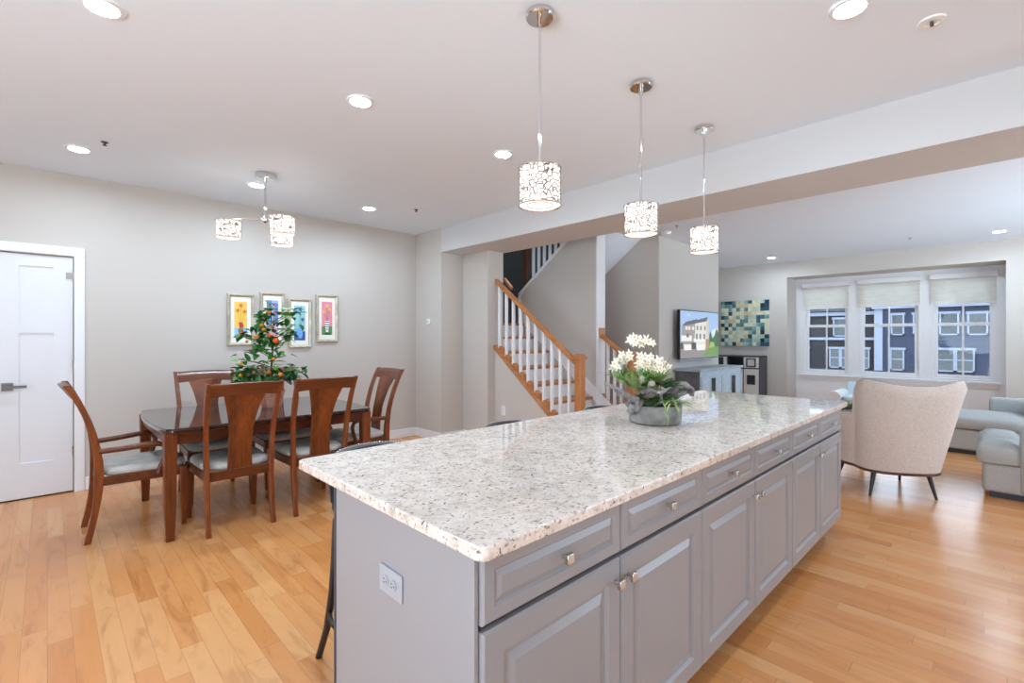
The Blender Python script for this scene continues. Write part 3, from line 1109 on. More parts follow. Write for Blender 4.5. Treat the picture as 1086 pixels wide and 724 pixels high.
# ------------------------------------------------------------------ dining chairs (face +Y)
def back_y(z):
    """rake of the back posts: sabre foot, upright at the seat, raked back above"""
    pts = [(0, -0.262), (0.12, -0.236), (0.28, -0.212), (0.42, -0.203), (0.55, -0.207), (0.70, -0.228), (0.85, -0.272), (0.96, -0.318), (1.05, -0.366)]
    for (z0, a), (z1, b_) in zip(pts, pts[1:]):
        if z <= z1:
            return a + (b_ - a) * (z - z0) / (z1 - z0)
    return pts[-1][1]


def make_chair(label, arms, group):
    t = thing('dining_armchair' if arms else 'dining_chair', label, 'chair', (0, 0, 0), 0, group)
    fw, bw = 0.222, 0.205
    for s in (-1, 1):
        secs = []
        for i in range(15):
            z = 1.045 * i / 14
            x = s * (bw + 0.022 * max(0, (z - 0.45) / 0.6))
            wd = 0.036 if z < 0.9 else 0.036 - 0.006 * (z - 0.9) / 0.15
            secs.append((x, back_y(z), z, wd * 0.85, 0.036 + 0.016 * math.exp(-((z - 0.44) / 0.16) ** 2)))
        MB().vbar(secs).build('leg', M['mahogany'], t, bevel=0.004)
        MB().vbar([(s * fw, 0.262, 0, 0.030, 0.030), (s * fw, 0.262, 0.22, 0.042, 0.042), (s * fw, 0.26, 0.425, 0.050, 0.046)]).build('leg', M['mahogany'], t, bevel=0.004)
    m = MB()
    m.box(-fw, fw, 0.24, 0.266, 0.365, 0.425)
    m.box(-bw, bw, -0.215, -0.190, 0.36, 0.425)
    for s in (-1, 1):
        m.hexa([(s * bw - 0.011, -0.2, 0.365), (s * bw + 0.011, -0.2, 0.365), (s * fw + 0.011, 0.25, 0.365), (s * fw - 0.011, 0.25, 0.365)],
               [(s * bw - 0.011, -0.2, 0.425), (s * bw + 0.011, -0.2, 0.425), (s * fw + 0.011, 0.25, 0.425), (s * fw - 0.011, 0.25, 0.425)])
    m.build('seat_rail', M['mahogany_x'], t, bevel=0.003)
    # upholstered seat
    rings = []
    for z, k in ((0.424, 0.95), (0.436, 1.0), (0.455, 1.0), (0.471, 0.95), (0.480, 0.82), (0.484, 0.45), (0.485, 0.05)):
        ring = []
        for i in range(32):
            a = 2 * PI * i / 32
            ca, sa = math.cos(a), math.sin(a)
            u = math.copysign(abs(ca) ** 0.35, ca)
            v = math.copysign(abs(sa) ** 0.35, sa)
            hw = (bw + 0.012) + (fw - bw) * (v + 1) / 2
            if v < -0.9:
                hw -= 0.030
            ring.append((u * hw * k, 0.045 + v * 0.242 * k, z))
        rings.append(ring)
    m = MB()
    m.loft(rings)
    m.build('seat', M['seat_fabric'], t, smooth=60)
    # crest rail: shallow curve, rolled top
    rings = []
    for i in range(13):
        u = -1 + i / 6
        x = u * (bw + 0.016)
        dy = -0.020 * (1 - u * u)
        h0 = 0.945 + 0.012 * (1 - u * u)
        h1 = 1.040 + 0.006 * (1 - u * u)
        rings.append([(x, back_y(h0) + dy - 0.012, h0), (x, back_y(h0) + dy + 0.014, h0), (x, back_y(1.0) + dy + 0.014, 1.0), (x, back_y(1.03) + dy + 0.010, h1 - 0.008), (x, back_y(1.04) + dy - 0.004, h1), (x, back_y(1.04) + dy - 0.022, h1 - 0.006), (x, back_y(1.0) + dy - 0.016, 1.0)])
    m = MB()
    m.loft(rings)
    m.build('crest_rail', M['mahogany_x'], t, smooth=40)
    # fiddle splat
    rings = []
    for i in range(17):
        z = 0.40 + (0.965 - 0.40) * i / 16
        q = (z - 0.40) / 0.565
        hw = 0.080 - 0.004 * math.sin(PI * min(1, q / 0.7)) + 0.054 * max(0, (q - 0.5) / 0.5) ** 1.8
        y = back_y(z) + 0.004 - 0.014 * q
        rings.append([(-hw, y - 0.008, z), (hw, y - 0.008, z), (hw, y + 0.008, z), (-hw, y + 0.008, z)])
    m = MB()
    m.loft(rings)
    m.build('splat', M['mahogany'], t, bevel=0.003)
    if arms:
        for s in (-1, 1):
            pts = [(s * 0.214, back_y(0.60) + 0.01, 0.598), (s * 0.235, -0.08, 0.602), (s * 0.252, 0.04, 0.612), (s * 0.258, 0.105, 0.612), (s * 0.258, 0.145, 0.595), (s * 0.256, 0.158, 0.56), (s * 0.250, 0.148, 0.51), (s * 0.243, 0.128, 0.46), (s * 0.238, 0.11, 0.40)]
            P = []
            for a, b_ in zip(pts, pts[1:]):
                for k in range(3):
                    P.append(tuple(a[j] + (b_[j] - a[j]) * k / 3 for j in range(3)))
            P.append(pts[-1])
            m = MB()
            m.tube(P, [0.019] * 10 + [0.017] * (len(P) - 10), 8)
            m.build('arm', M['mahogany_x'], t, smooth=50)
    return t


G = 'mahogany side chairs around the dining table'
ch = make_chair('near left mahogany dining chair, its back to the kitchen island', False, G)
ch.location = (0.985, 4.0, 0)
dup(ch, (1.555, 4.0, 0), 0, 'near right mahogany dining chair, its back just behind the island corner', G)
dup(ch, (1.05, 4.82, 0), PI, 'far left mahogany dining chair under the framed pictures, facing the camera', G)
dup(ch, (1.62, 4.82, 0), PI, 'far right mahogany dining chair mostly hidden behind the orange tree', G)
G = 'mahogany armchairs at the table ends'
ac = make_chair('mahogany dining armchair at the left table end beside the white door', True, G)
ac.location = (0.45, 4.38, 0)
ac.rotation_euler = (0, 0, -PI / 2)
dup(ac, (2.09, 4.27, 0), PI / 2, 'mahogany dining armchair at the right table end by the wall corner', G)

# ------------------------------------------------------------------ orange tree on the table
def bez(p0, p1, p2, n=8):
    return [tuple((1 - t) ** 2 * a + 2 * t * (1 - t) * b_ + t * t * c_ for a, b_, c_ in zip(p0, p1, p2)) for t in [i / n for i in range(n + 1)]]


def RF(l, d, z):
    return (l * Rv[0] + d * Fv[0], l * Rv[1] + d * Fv[1], z)


PX, PY = 1.42, 4.50
kt = thing('potted_orange_tree', 'small potted orange tree with bright fruit on the dining table', 'potted plant', (PX, PY, TZ))
m = MB()
m.lathe([(0.080, 0.0), (0.084, 0.006), (0.104, 0.115), (0.112, 0.118), (0.113, 0.142), (0.104, 0.142), (0.098, 0.125), (0.001, 0.122)], n=8)
m.build('pot', M['terracotta'], kt)
MB().lathe([(0.001, 0.128), (0.094, 0.126)], n=24, caps=False).build('soil', M['soil'], kt)
PXM = 4.22 / 508.6       # metres per pixel at the tree
def at_px(px, py, d=0.0):
    """local point from offsets measured on the photograph about the trunk"""
    return RF((px - 288.3) * PXM, d, 1.35 - (py - 357.8) * PXM - TZ)


tr = MB()
tr.tube([(0, 0, 0.12), RF(-0.01, 0, 0.3), RF(0.01, 0.0, 0.5), RF(0.02, 0, 0.78)], [0.011, 0.009, 0.007, 0.003], 8)
rg = random.Random(3)
fol, fol2 = MB(), MB()
clusters = [(291, 331, 9), (271, 345, 9), (262, 354, 12), (275, 360, 16), (283, 350, 14), (290, 362, 14), (270, 368, 12), (280, 338, 12), (296, 344, 6), (309, 336, 6), (316, 331, 5), (305, 352, 8), (312, 357, 9), (279, 372, 8), (262, 394, 14), (253, 400, 12), (272, 398, 14), (284, 400, 14), (296, 390, 12), (299, 401, 14), (307, 396, 12), (291, 406, 12), (268, 407, 10), (310, 402, 7), (256, 408, 8), (296, 376, 6), (276, 389, 6), (260, 380, 4), (302, 372, 4), (314, 392, 5)]
for (cx_, cy_, n) in clusters:
    d0 = rg.uniform(-0.12, 0.10)
    p = Vector(at_px(cx_, cy_, d0))
    start = Vector((0, 0, max(0.2, min(0.74, p.z - 0.08))))
    tr.tube(bez(start, (start + p) / 2 + Vector((0, 0, 0.02)), p, 5), [0.004] * 6, 5)
    for k in range(int(n * 1.7)):
        q = p + Vector((rg.gauss(0, 0.030), rg.gauss(0, 0.030), rg.gauss(0, 0.028)))
        d = Vector((rg.uniform(-1, 1), rg.uniform(-1, 1), rg.uniform(-0.5, 0.6)))
        (fol if rg.random() < 0.8 else fol2).leaf(q, d, (rg.uniform(-.4, .4), rg.uniform(-.4, .4), 1), rg.uniform(0.055, 0.095), rg.uniform(0.036, 0.054))
tr.build('trunk', M['bark'], kt)
fol.build('foliage', M['leaf'], kt, smooth=80)
fol2.build('young_foliage', M['leaf_light'], kt, smooth=80)
for (x, y, r, k) in ((290.5, 332, 0.020, 0), (284, 345, 0.017, 0), (286, 350, 0.018, 0), (298.5, 361, 0.026, 1), (278, 357, 0.020, 0), (268.5, 362, 0.014, 0), (296, 380, 0.017, 0), (291.5, 394, 0.018, 0), (303, 396, 0.019, 0), (262.5, 385, 0.013, 0), (262, 397, 0.016, 0), (292, 356, 0.015, 1)):
    p = at_px(x, y, -0.10)
    m = MB()
    m.ell(p, (r, r, r * 0.88), 16, 10)
    fo = m.build('orange', M['orange_red' if k else 'orange'], kt, smooth=90)
    MB().cyl((p[0], p[1], p[2] + r * 0.8), (p[0], p[1], p[2] + r * 0.8 + 0.012), 0.002, n=6).build('fruit_stem', M['stem'], fo)
fl = MB()
for k in range(9):
    p = Vector(at_px(293 + rg.uniform(-6, 6), 350 + rg.uniform(-5, 6), -0.09))
    for j in range(5):
        a = 2 * PI * j / 5
        fl.leaf(p, (math.cos(a), 0.2, math.sin(a)), (0, -1, 0.2), 0.022, 0.014, 0.2, 3)
fl.build('blossom', M['petal_pink'], kt, smooth=80)

# ------------------------------------------------------------------ framed pictures
PC = {n: plain('paint_' + n, c, 0.7) for n, c in dict(yellow=(242, 202, 92), sky=(142, 190, 220), red=(206, 54, 60), flame=(226, 96, 46), olive=(170, 160, 70), blue=(98, 132, 196), lav=(152, 176, 216), crimson=(190, 48, 70), aqua=(146, 200, 206), cobalt=(48, 84, 160), vase_blue=(112, 170, 222), indigo=(58, 66, 150), pink=(234, 142, 160), green=(92, 138, 82), gold=(240, 200, 96), white=(240, 240, 240), navy=(40, 44, 76), stalk=(86, 120, 60)).items()}


def picture(x0, x1, z0, z1, label, shapes):
    w_, h_ = x1 - x0, z1 - z0
    t = thing('framed_picture', label, 'picture', ((x0 + x1) / 2, YD - 0.001, (z0 + z1) / 2), 0, 'four framed flower paintings')
    a, b_ = w_ / 2, h_ / 2
    sec = [(0.0, 0.0), (0.0, -0.020), (0.006, -0.028), (0.016, -0.030), (0.026, -0.022), (0.032, -0.016), (0.032, 0.0)]
    rings = []
    for dx, dy in sec + [sec[0]]:
        rings.append([(-a + dx, dy, -b_ + dx), (a - dx, dy, -b_ + dx), (a - dx, dy, b_ - dx), (-a + dx, dy, b_ - dx)])
    m = MB()
    m.loft(rings, True, False)
    m.build('frame', M['frame'], t, smooth=25)
    MB().box(-a + 0.03, a - 0.03, -0.010, -0.004, -b_ + 0.03, b_ - 0.03).build('mat_board', M['mat_board'], t)
    iw, ih = a - 0.068, b_ - 0.085
    names = []
    m = MB()
    for li, (kind, nm, *v) in enumerate(shapes):
        if nm not in names:
            names.append(nm)
        m.cur = names.index(nm)
        y = -0.0105 - 0.0003 * li
        U = lambda u: -iw + 2 * iw * u
        V = lambda q: -ih + 2 * ih * q
        if kind == 'r':
            u0, u1, v0, v1 = v
            m.add([(U(u0), y, V(v0)), (U(u1), y, V(v0)), (U(u1), y, V(v1)), (U(u0), y, V(v1))], [(0, 1, 2, 3)])
        elif kind == 'p':
            m.add([(U(u), y, V(q)) for u, q in v[0]], [tuple(range(len(v[0])))])
        elif kind == 'f':       # five-petal flower
            cu, cv, r = v
            pts = []
            for i in range(30):
                an = 2 * PI * i / 30
                rr = r * (0.62 + 0.38 * math.cos(5 * an))
                pts.append((U(cu) + rr * math.cos(an), y, V(cv) + rr * math.sin(an)))
            m.add(pts + [(U(cu), y, V(cv))], [(i, (i + 1) % 30, 30) for i in range(30)])
        elif kind == 'l':
            u0, v0, u1, v1, wd = v
            m.add([(U(u0) - wd, y, V(v0)), (U(u0) + wd, y, V(v0)), (U(u1) + wd, y, V(v1)), (U(u1) - wd, y, V(v1))], [(0, 1, 2, 3)])
    m.build('painting', [PC[n] for n in names], t, smooth=0)


picture(1.352, 1.612, 1.262, 1.815, 'leftmost framed painting of orange flowers in a red jug on yellow', [
    ('r', 'yellow', 0, 1, 0.27, 1), ('r', 'sky', 0, 1, 0, 0.27), ('r', 'blue', 0.28, 0.75, 0.0, 0.07), ('l', 'olive', 0.42, 0.42, 0.25, 0.72, 0.002), ('l', 'olive', 0.5, 0.42, 0.5, 0.85, 0.002), ('l', 'olive', 0.58, 0.42, 0.78, 0.7, 0.002),
    ('p', 'red', [(0.34, 0.1), (0.7, 0.1), (0.72, 0.22), (0.6, 0.25), (0.72, 0.31), (0.68, 0.38), (0.62, 0.43), (0.32, 0.43), (0.38, 0.32), (0.36, 0.22)]),
    ('f', 'flame', 0.26, 0.76, 0.027), ('f', 'flame', 0.5, 0.90, 0.027), ('f', 'flame', 0.78, 0.73, 0.027)])
picture(1.668, 1.926, 1.292, 1.848, 'second framed painting from the left, red flowers on blue, behind the orange tree', [
    ('r', 'lav', 0, 1, 0, 1), ('r', 'blue', 0, 0.42, 0.1, 1), ('r', 'blue', 0.72, 1, 0.3, 0.92), ('l', 'stalk', 0.5, 0.2, 0.25, 0.8, 0.002), ('l', 'stalk', 0.55, 0.2, 0.65, 0.8, 0.002),
    ('p', 'aqua', [(0.36, 0.05), (0.66, 0.05), (0.72, 0.3), (0.3, 0.3)]), ('f', 'crimson', 0.22, 0.86, 0.022), ('f', 'crimson', 0.65, 0.88, 0.022), ('f', 'crimson', 0.72, 0.66, 0.02)])
picture(1.963, 2.224, 1.232, 1.800, 'third framed painting from the left, dark blue flowers in a blue vase', [
    ('r', 'aqua', 0, 1, 0, 1), ('r', 'cobalt', 0, 1, 0, 0.26), ('l', 'stalk', 0.48, 0.38, 0.55, 0.88, 0.002), ('l', 'stalk', 0.52, 0.38, 0.74, 0.6, 0.002),
    ('p', 'vase_blue', [(0.28, 0.06), (0.68, 0.06), (0.78, 0.18), (0.72, 0.3), (0.6, 0.38), (0.62, 0.44), (0.34, 0.44), (0.36, 0.36), (0.24, 0.28), (0.2, 0.16)]),
    ('f', 'indigo', 0.56, 0.90, 0.030), ('f', 'indigo', 0.74, 0.61, 0.026), ('f', 'cobalt', 0.2, 0.82, 0.018)])
picture(2.280, 2.543, 1.296, 1.862, 'rightmost framed painting of yellow flowers in a striped vase on pink', [
    ('r', 'pink', 0, 1, 0.26, 1), ('r', 'green', 0, 1, 0, 0.26), ('r', 'navy', 0.3, 0.8, 0.02, 0.06), ('l', 'stalk', 0.5, 0.42, 0.5, 0.86, 0.002), ('l', 'stalk', 0.52, 0.42, 0.72, 0.72, 0.002), ('l', 'stalk', 0.46, 0.42, 0.24, 0.7, 0.002),
    ('p', 'white', [(0.4, 0.09), (0.62, 0.09), (0.76, 0.42), (0.28, 0.42)]), ('r', 'navy', 0.29, 0.75, 0.37, 0.395), ('r', 'navy', 0.31, 0.71, 0.30, 0.325), ('r', 'navy', 0.34, 0.68, 0.23, 0.255), ('r', 'navy', 0.38, 0.64, 0.16, 0.185),
    ('f', 'gold', 0.5, 0.88, 0.028), ('f', 'gold', 0.2, 0.7, 0.026), ('f', 'gold', 0.76, 0.76, 0.026), ('f', 'pink', 0.7, 0.6, 0.018)])

# ------------------------------------------------------------------ counter stools
def make_stool(label):
    t = thing('counter_stool', label, 'stool', (0, 0, 0), 0, 'black metal counter stools behind the island')
    # +Y is the back of the stool
    MB().lathe([(0.001, 0.60), (0.185, 0.60), (0.198, 0.615), (0.20, 0.640), (0.190, 0.660), (0.14, 0.672), (0.001, 0.676)], n=36).build('seat', M['charcoal_leather'], t)
    for sx in (-1, 1):
        for sy in (-1, 1):
            x, y = sx * 0.196, sy * 0.085
            pts = [(x, y, 0.62), (x * 1.03, y * 1.05, 0.45), (x * 1.05, y * 1.2, 0.32), (x * 1.06, y * 1.7, 0.16), (x * 1.07, y * 2.65, 0.0)]
            P = []
            for a, b_ in zip(pts, pts[1:]):
                for k in range(3):
                    P.append(tuple(a[j] + (b_[j] - a[j]) * k / 3 for j in range(3)))
            P.append(pts[-1])
            MB().tube(P, 0.0145, 10).build('leg', M['black_metal'], t)
    for nm, r, z, rr in (('footrest', 0.238, 0.235, 0.010), ('brace_ring', 0.212, 0.46, 0.007)):
        MB().tube([(r * math.cos(2 * PI * k / 40), r * math.sin(2 * PI * k / 40), z) for k in range(40)], rr, 8, True).build(nm, M['black_metal'], t)
    # wrap-round back band
    n = 26
    rings = []
    for i in range(n + 1):
        a = math.radians(12 + 156 * i / n)
        u = abs(i / n - 0.5) * 2
        zt = 0.868 - 0.030 * u ** 2.2
        zb = 0.70
        cs, sn = math.cos(a), math.sin(a)
        def pt(r, z):
            return (r * cs, r * sn, z)
        rings.append([pt(0.205, zb), pt(0.238, zb), pt(0.243, (zb + zt) / 2), pt(0.238, zt - 0.004), pt(0.228, zt), pt(0.214, zt), pt(0.204, zt - 0.006), pt(0.200, (zb + zt) / 2)])
    MB().loft(rings).build('backrest', M['charcoal_leather'], t)
    for a in (25, 90, 155):
        ar = math.radians(a)
        MB().tube([(0.19 * math.cos(ar), 0.19 * math.sin(ar), 0.60), (0.222 * math.cos(ar), 0.222 * math.sin(ar), 0.66), (0.222 * math.cos(ar), 0.222 * math.sin(ar), 0.74)], 0.009, 8).build('back_post', M['black_metal'], t)
    nb = MB()
    zt0 = 0.8665
    for i in range(n * 2 + 1):
        a = math.radians(12 + 156 * i / (n * 2))
        u = abs(i / (n * 2) - 0.5) * 2
        nb.ell((0.2365 * math.cos(a), 0.2365 * math.sin(a), zt0 - 0.030 * u ** 2.2), (0.005, 0.005, 0.005), 8, 5)
    nb.build('nailhead_trim', M['nickel'], t, smooth=80)['kind'] = 'stuff'
    return t


s0 = make_stool('nearest counter stool, its splayed leg showing past the island corner')
s0.location = (1.035, 1.80, 0)
dup(s0, (1.87, 1.80, 0), 0, 'middle counter stool, its dark back rim in front of the stair wall')
dup(s0, (2.75, 1.80, 0), 0, 'farthest counter stool, its dark back rim just left of the planter')

# ------------------------------------------------------------------ planter on the island
QX, QY = 2.293, 1.287
pl = thing('orchid_planter', 'round concrete bowl of white orchids, succulents and driftwood on the island', 'planter', (QX, QY, TOPZ + 0.0005))
QM = 2.52 / 508.6
def qp(px, py, d=0.0):
    k = QM * (1 + d / 2.52)
    l0 = QX * Rv[0] + QY * Rv[1]
    return Vector(RF((px - 543) * k - l0, d, EYE - (py - 357.8) * k - TOPZ))


MB().lathe([(0.120, 0.0), (0.131, 0.006), (0.135, 0.05), (0.136, 0.096), (0.124, 0.097), (0.121, 0.080), (0.001, 0.078)], n=44).build('bowl', M['concrete'], pl, bevel=0.002)
MB().lathe([(0.001, 0.090), (0.06, 0.088), (0.1215, 0.082)], n=30, caps=False).build('soil', M['soil'], pl)
rg = random.Random(11)

def wobble(pts, r0, r1, amp, n=5, seed=1):
    q = random.Random(seed)
    P, R_ = [], []
    for a, b_ in zip(pts, pts[1:]):
        for k in range(n):
            t = k / n
            p = Vector(a) * (1 - t) + Vector(b_) * t
            P.append(p + Vector((q.uniform(-amp, amp), q.uniform(-amp, amp), q.uniform(-amp, amp))))
    P.append(Vector(pts[-1]))
    m = len(P)
    for i in range(m):
        R_.append((r0 + (r1 - r0) * i / (m - 1)) * q.uniform(0.8, 1.2))
    m_ = MB()
    m_.tube(P, R_, 8)
    return m_


dw = wobble([qp(690, 428, -0.05), qp(672, 424, -0.11), qp(661, 415, -0.12), qp(650, 411, -0.11), qp(641.5, 406.5, -0.10)], 0.020, 0.006, 0.005, 4, 2)
for k, (pp, r) in enumerate((([qp(668, 420, -0.12), qp(666, 432, -0.135), qp(664, 428, -0.14)], 0.009), ([qp(676, 422, -0.11), qp(675, 434, -0.14), qp(668, 438, -0.15), qp(665, 434, -0.155)], 0.012), ([qp(680, 424, -0.1), qp(676, 437, -0.14), qp(668, 440, -0.15)], 0.010), ([qp(664, 417, -0.12), qp(656, 419, -0.13), qp(652, 414, -0.13)], 0.008), ([qp(682, 416, -0.1), qp(690, 414, -0.11), qp(700, 417, -0.10), qp(703, 428, -0.10)], 0.015))):
    w2 = wobble(pp, r, r * 0.5, 0.004, 4, 20 + k)
    dw.add(w2.v, w2.f)
dw.build('driftwood', M['driftwood'], pl, smooth=60)
dw = wobble([qp(706, 424, 0.0), qp(714, 414, 0.0), qp(719, 408, 0.0), qp(727, 408, 0.0), qp(735, 413, 0.0), qp(736, 419, 0.0)], 0.026, 0.007, 0.005, 4, 5)
w2 = wobble([qp(714, 420, 0.0), qp(722, 417, 0.01), qp(730, 414, 0.01), qp(733, 420, 0.0)], 0.020, 0.007, 0.004, 4, 6)
dw.add(w2.v, w2.f)
dw.build('driftwood', M['driftwood'], pl, smooth=60)

def tuft(name, base, n, L, W, spread, mat, up=0.8, seed=0, bend=0.35, bias=(0, 0, 0)):
    q = random.Random(seed)
    m = MB()
    for k in range(n):
        a = 2 * PI * k / n + q.uniform(-0.3, 0.3)
        d = Vector((math.cos(a) * spread, math.sin(a) * spread, up * q.uniform(0.5, 1.2))) + Vector(bias)
        m.leaf(base, d, (0, 0, 1), L * q.uniform(0.75, 1.15), W, bend, 5)
    m.build(name, M[mat], pl, smooth=80)


tuft('air_plant', qp(672, 414, -0.07), 30, 0.15, 0.012, 0.8, 'air_leaf', 1.1, 1, 0.3)
tuft('air_plant', qp(660, 404, 0.02), 22, 0.12, 0.010, 0.9, 'leaf_light', 1.0, 2, 0.3)
tuft('air_plant', qp(713, 428, -0.10), 34, 0.13, 0.010, 1.0, 'air_leaf', 0.6, 3, 0.7)
tuft('air_plant', qp(697, 408, 0.0), 30, 0.14, 0.012, 0.8, 'air_leaf', 1.2, 4, 0.25)
tuft('air_plant', qp(684, 412, 0.03), 26, 0.16, 0.013, 0.8, 'air_leaf', 1.3, 14, 0.3)
tuft('orchid_leaves', qp(681, 410, 0.0), 18, 0.15, 0.018, 0.8, 'leaf_light', 1.1, 5, 0.35)
tuft('orchid_leaves', qp(706, 412, -0.01), 11, 0.12, 0.046, 0.9, 'dark_leaf', 0.8, 6, 0.35)
tuft('succulent', qp(690, 431, -0.10), 16, 0.10, 0.028, 0.85, 'dark_leaf', 0.8, 7, 0.15)
tuft('succulent', qp(686, 416, -0.06), 20, 0.085, 0.024, 1.0, 'air_leaf', 0.7, 8, 0.2)
tuft('succulent', qp(704, 426, -0.06), 16, 0.09, 0.024, 0.9, 'dark_leaf', 0.9, 18, 0.2)
tuft('succulent', qp(677, 428, -0.06), 16, 0.09, 0.022, 0.9, 'dark_leaf', 0.9, 19, 0.2)
tuft('air_plant', qp(652, 400, -0.02), 12, 0.08, 0.006, 0.9, 'air_leaf', 0.9, 9, 0.5)
MB().tube([qp(695, 392, 0.0), qp(704, 392, 0.0), qp(711, 378, 0.0), qp(716, 367, 0.0)], 0.0016, 5).build('grass_blade', M['stem'], pl)
for (x, y, rx, rz_) in ((691, 407, 0.026, 0.016), (680.5, 402, 0.014, 0.021), (698, 416, 0.020, 0.010), (686, 414, 0.016, 0.009)):
    p = qp(x, y, -0.10)
    MB().ell(p, (rx, 0.016, rz_), 16, 9).build('pebble', M['pebble'], pl, smooth=90)

def orchid(m, my, p, r, facing, q):
    f = Vector(facing).normalized()
    a0 = q.uniform(0, 2 * PI)
    s = f.cross(Vector((0, 0, 1))).normalized()
    u = s.cross(f)
    for j in range(5):
        a = a0 + 2 * PI * j / 5
        d = s * math.cos(a) + u * math.sin(a) + f * 0.25
        m.leaf(p, d, f, r * q.uniform(0.8, 1.15), r * 0.5, q.uniform(0.0, 0.6), 4)
    my.ell(p + f * 0.006, (0.004, 0.004, 0.004), 6, 4)


def spray(stem_pts, flowers, seed):
    q = random.Random(seed)
    m, my = MB(), MB()
    for x, y in flowers:
        p = qp(x, y, q.uniform(-0.05, 0.03))
        orchid(m, my, p, q.uniform(0.022, 0.028), (-Fv[0] + q.uniform(-.5, .5), -Fv[1] + q.uniform(-.5, .5), q.uniform(-0.2, 0.5)), q)
    m.cur = 1
    m.add(my.v, my.f)
    o = m.build('flower_spray', [M['petal'], M['yellow']], pl, smooth=80)
    MB().tube(stem_pts, 0.0022, 6).build('flower_stem', M['stem'], o)


spray([qp(678, 415), qp(670, 395), qp(660, 378), qp(652, 388)], [(667, 375), (663, 378), (659, 376), (657, 381), (653, 384), (649, 390), (663, 383), (655, 389), (651, 386), (668, 379)], 1)
spray([qp(698, 415), qp(697, 385), qp(692, 368), qp(672, 360)], [(668, 361), (672, 357), (676, 359), (673, 364), (680, 360), (684, 363), (688, 362), (692, 364), (679, 365), (685, 359), (669, 358)], 2)
spray([qp(690, 415), qp(688, 395), qp(684, 382)], [(680, 381), (684, 378), (688, 380), (682, 386), (687, 386), (692, 384), (677, 385), (691, 378), (679, 377), (684, 390), (690, 390), (677, 389)], 3)
spray([qp(700, 415), qp(702, 398), qp(704, 388)], [(698, 387), (703, 385), (706, 390), (700, 391), (709, 389), (703, 393), (696, 391), (698, 382)], 4)
MB().tube([qp(703, 427, -0.13), qp(706, 432, -0.145), qp(705, 438, -0.147), qp(709, 443, -0.147), qp(708, 452, -0.147)], [0.004, 0.0035, 0.003, 0.003, 0.002], 6).build('hanging_root', M['air_leaf'], pl)

# ------------------------------------------------------------------ television
YT = 3.389
TX0, TX1, TZ0, TZ1 = 6.545, 7.868, 1.033, 1.755
tv = thing('television', 'flat wall-mounted television showing a row of townhouses', 'television', ((TX0 + TX1) / 2, YT - 0.0005, TZ0))
YS = YT - 0.115      # screen face
MB().box(TX0, TX1, YS + 0.002, YS + 0.045, TZ0, TZ1).build('case', M['black'], tv, True, bevel=0.004)
MB().box(7.0, 7.4, YS + 0.045, YT - 0.002, 1.25, 1.55).build('wall_bracket', M['black'], tv, True)
MB().box(TX0 + 0.02, TX1 - 0.02, YS - 0.002, YS + 0.03, TZ0 - 0.014, TZ0 - 0.0005).build('sound_strip', M['grey_plastic'], tv, True)
E_ = {n: emis('screen_' + n, c, 0.46, (0.01, 0.01, 0.01, 1)) for n, c in dict(sky=(170, 200, 240), cloud=(226, 236, 248), roof=(96, 100, 108), grey=(164, 158, 150), cream=(232, 230, 220), white=(246, 246, 244), brick=(178, 140, 110), win=(96, 108, 124), drive=(150, 144, 140), lawn=(112, 156, 74), tree=(66, 108, 62), lime=(164, 196, 84), dark=(70, 76, 70), gable=(214, 206, 186)).items()}
m = MB()
nm = list(E_)
U = lambda u: TX0 + 0.012 + (TX1 - TX0 - 0.024) * u
V = lambda v: TZ0 + 0.012 + (TZ1 - TZ0 - 0.024) * v
lay = [0]
def pg(col, pts):
    m.cur = nm.index(col)
    y = YS + 0.0015 - 0.0002 * lay[0]
    lay[0] += 1
    m.add([(U(u), y, V(v)) for u, v in pts], [tuple(range(len(pts)))])


def rc(col, u0, u1, v0, v1):
    pg(col, [(u0, v0), (u1, v0), (u1, v1), (u0, v1)])


rc('sky', 0, 1, 0.25, 1)
pg('cloud', [(0.7, 0.45), (1, 0.4), (1, 0.68), (0.85, 0.62)])
rc('drive', 0, 1, 0, 0.3)
pg('tree', [(0.73, 0.2), (1, 0.22), (1, 0.55), (0.95, 0.66), (0.9, 0.5), (0.84, 0.42), (0.78, 0.58), (0.74, 0.5)])
pg('lime', [(0.72, 0.17), (0.9, 0.2), (0.88, 0.33), (0.78, 0.34)])
pg('lawn', [(0.55, 0.02), (1, 0.02), (1, 0.24), (0.72, 0.2)])
pg('grey', [(0.03, 0.2), (0.36, 0.2), (0.36, 0.76), (0.03, 0.68)])
pg('roof', [(0.03, 0.68), (0.14, 0.77), (0.42, 0.84), (0.38, 0.74)])
pg('cream', [(0.34, 0.2), (0.66, 0.2), (0.66, 0.82), (0.36, 0.74)])
pg('gable', [(0.66, 0.2), (0.71, 0.2), (0.73, 0.62), (0.72, 0.84), (0.66, 0.82)])
pg('roof', [(0.36, 0.74), (0.42, 0.82), (0.70, 0.90), (0.66, 0.80)])
pg('brick', [(0.64, 0.18), (0.74, 0.18), (0.74, 0.40), (0.64, 0.40)])
rc('white', 0.02, 0.27, 0.36, 0.48)
rc('white', 0.32, 0.61, 0.35, 0.42)
for u in (0.12, 0.19, 0.28):
    rc('white', u, u + 0.045, 0.60, 0.67)
for u in (0.40, 0.49, 0.60):
    rc('win', u, u + 0.035, 0.60, 0.69)
    rc('win', u - 0.02, u + 0.02, 0.40, 0.52)
rc('win', 0.14, 0.2, 0.44, 0.52)
rc('white', 0.08, 0.26, 0.17, 0.29)
rc('dark', 0.26, 0.38, 0.19, 0.33)
rc('white', 0.40, 0.62, 0.16, 0.28)
pg('dark', [(0.0, 0.2), (0.06, 0.2), (0.05, 0.32), (0.0, 0.34)])
for u in (0.14, 0.185, 0.215):
    rc('white', u, u + 0.012, 0.90, 0.935)
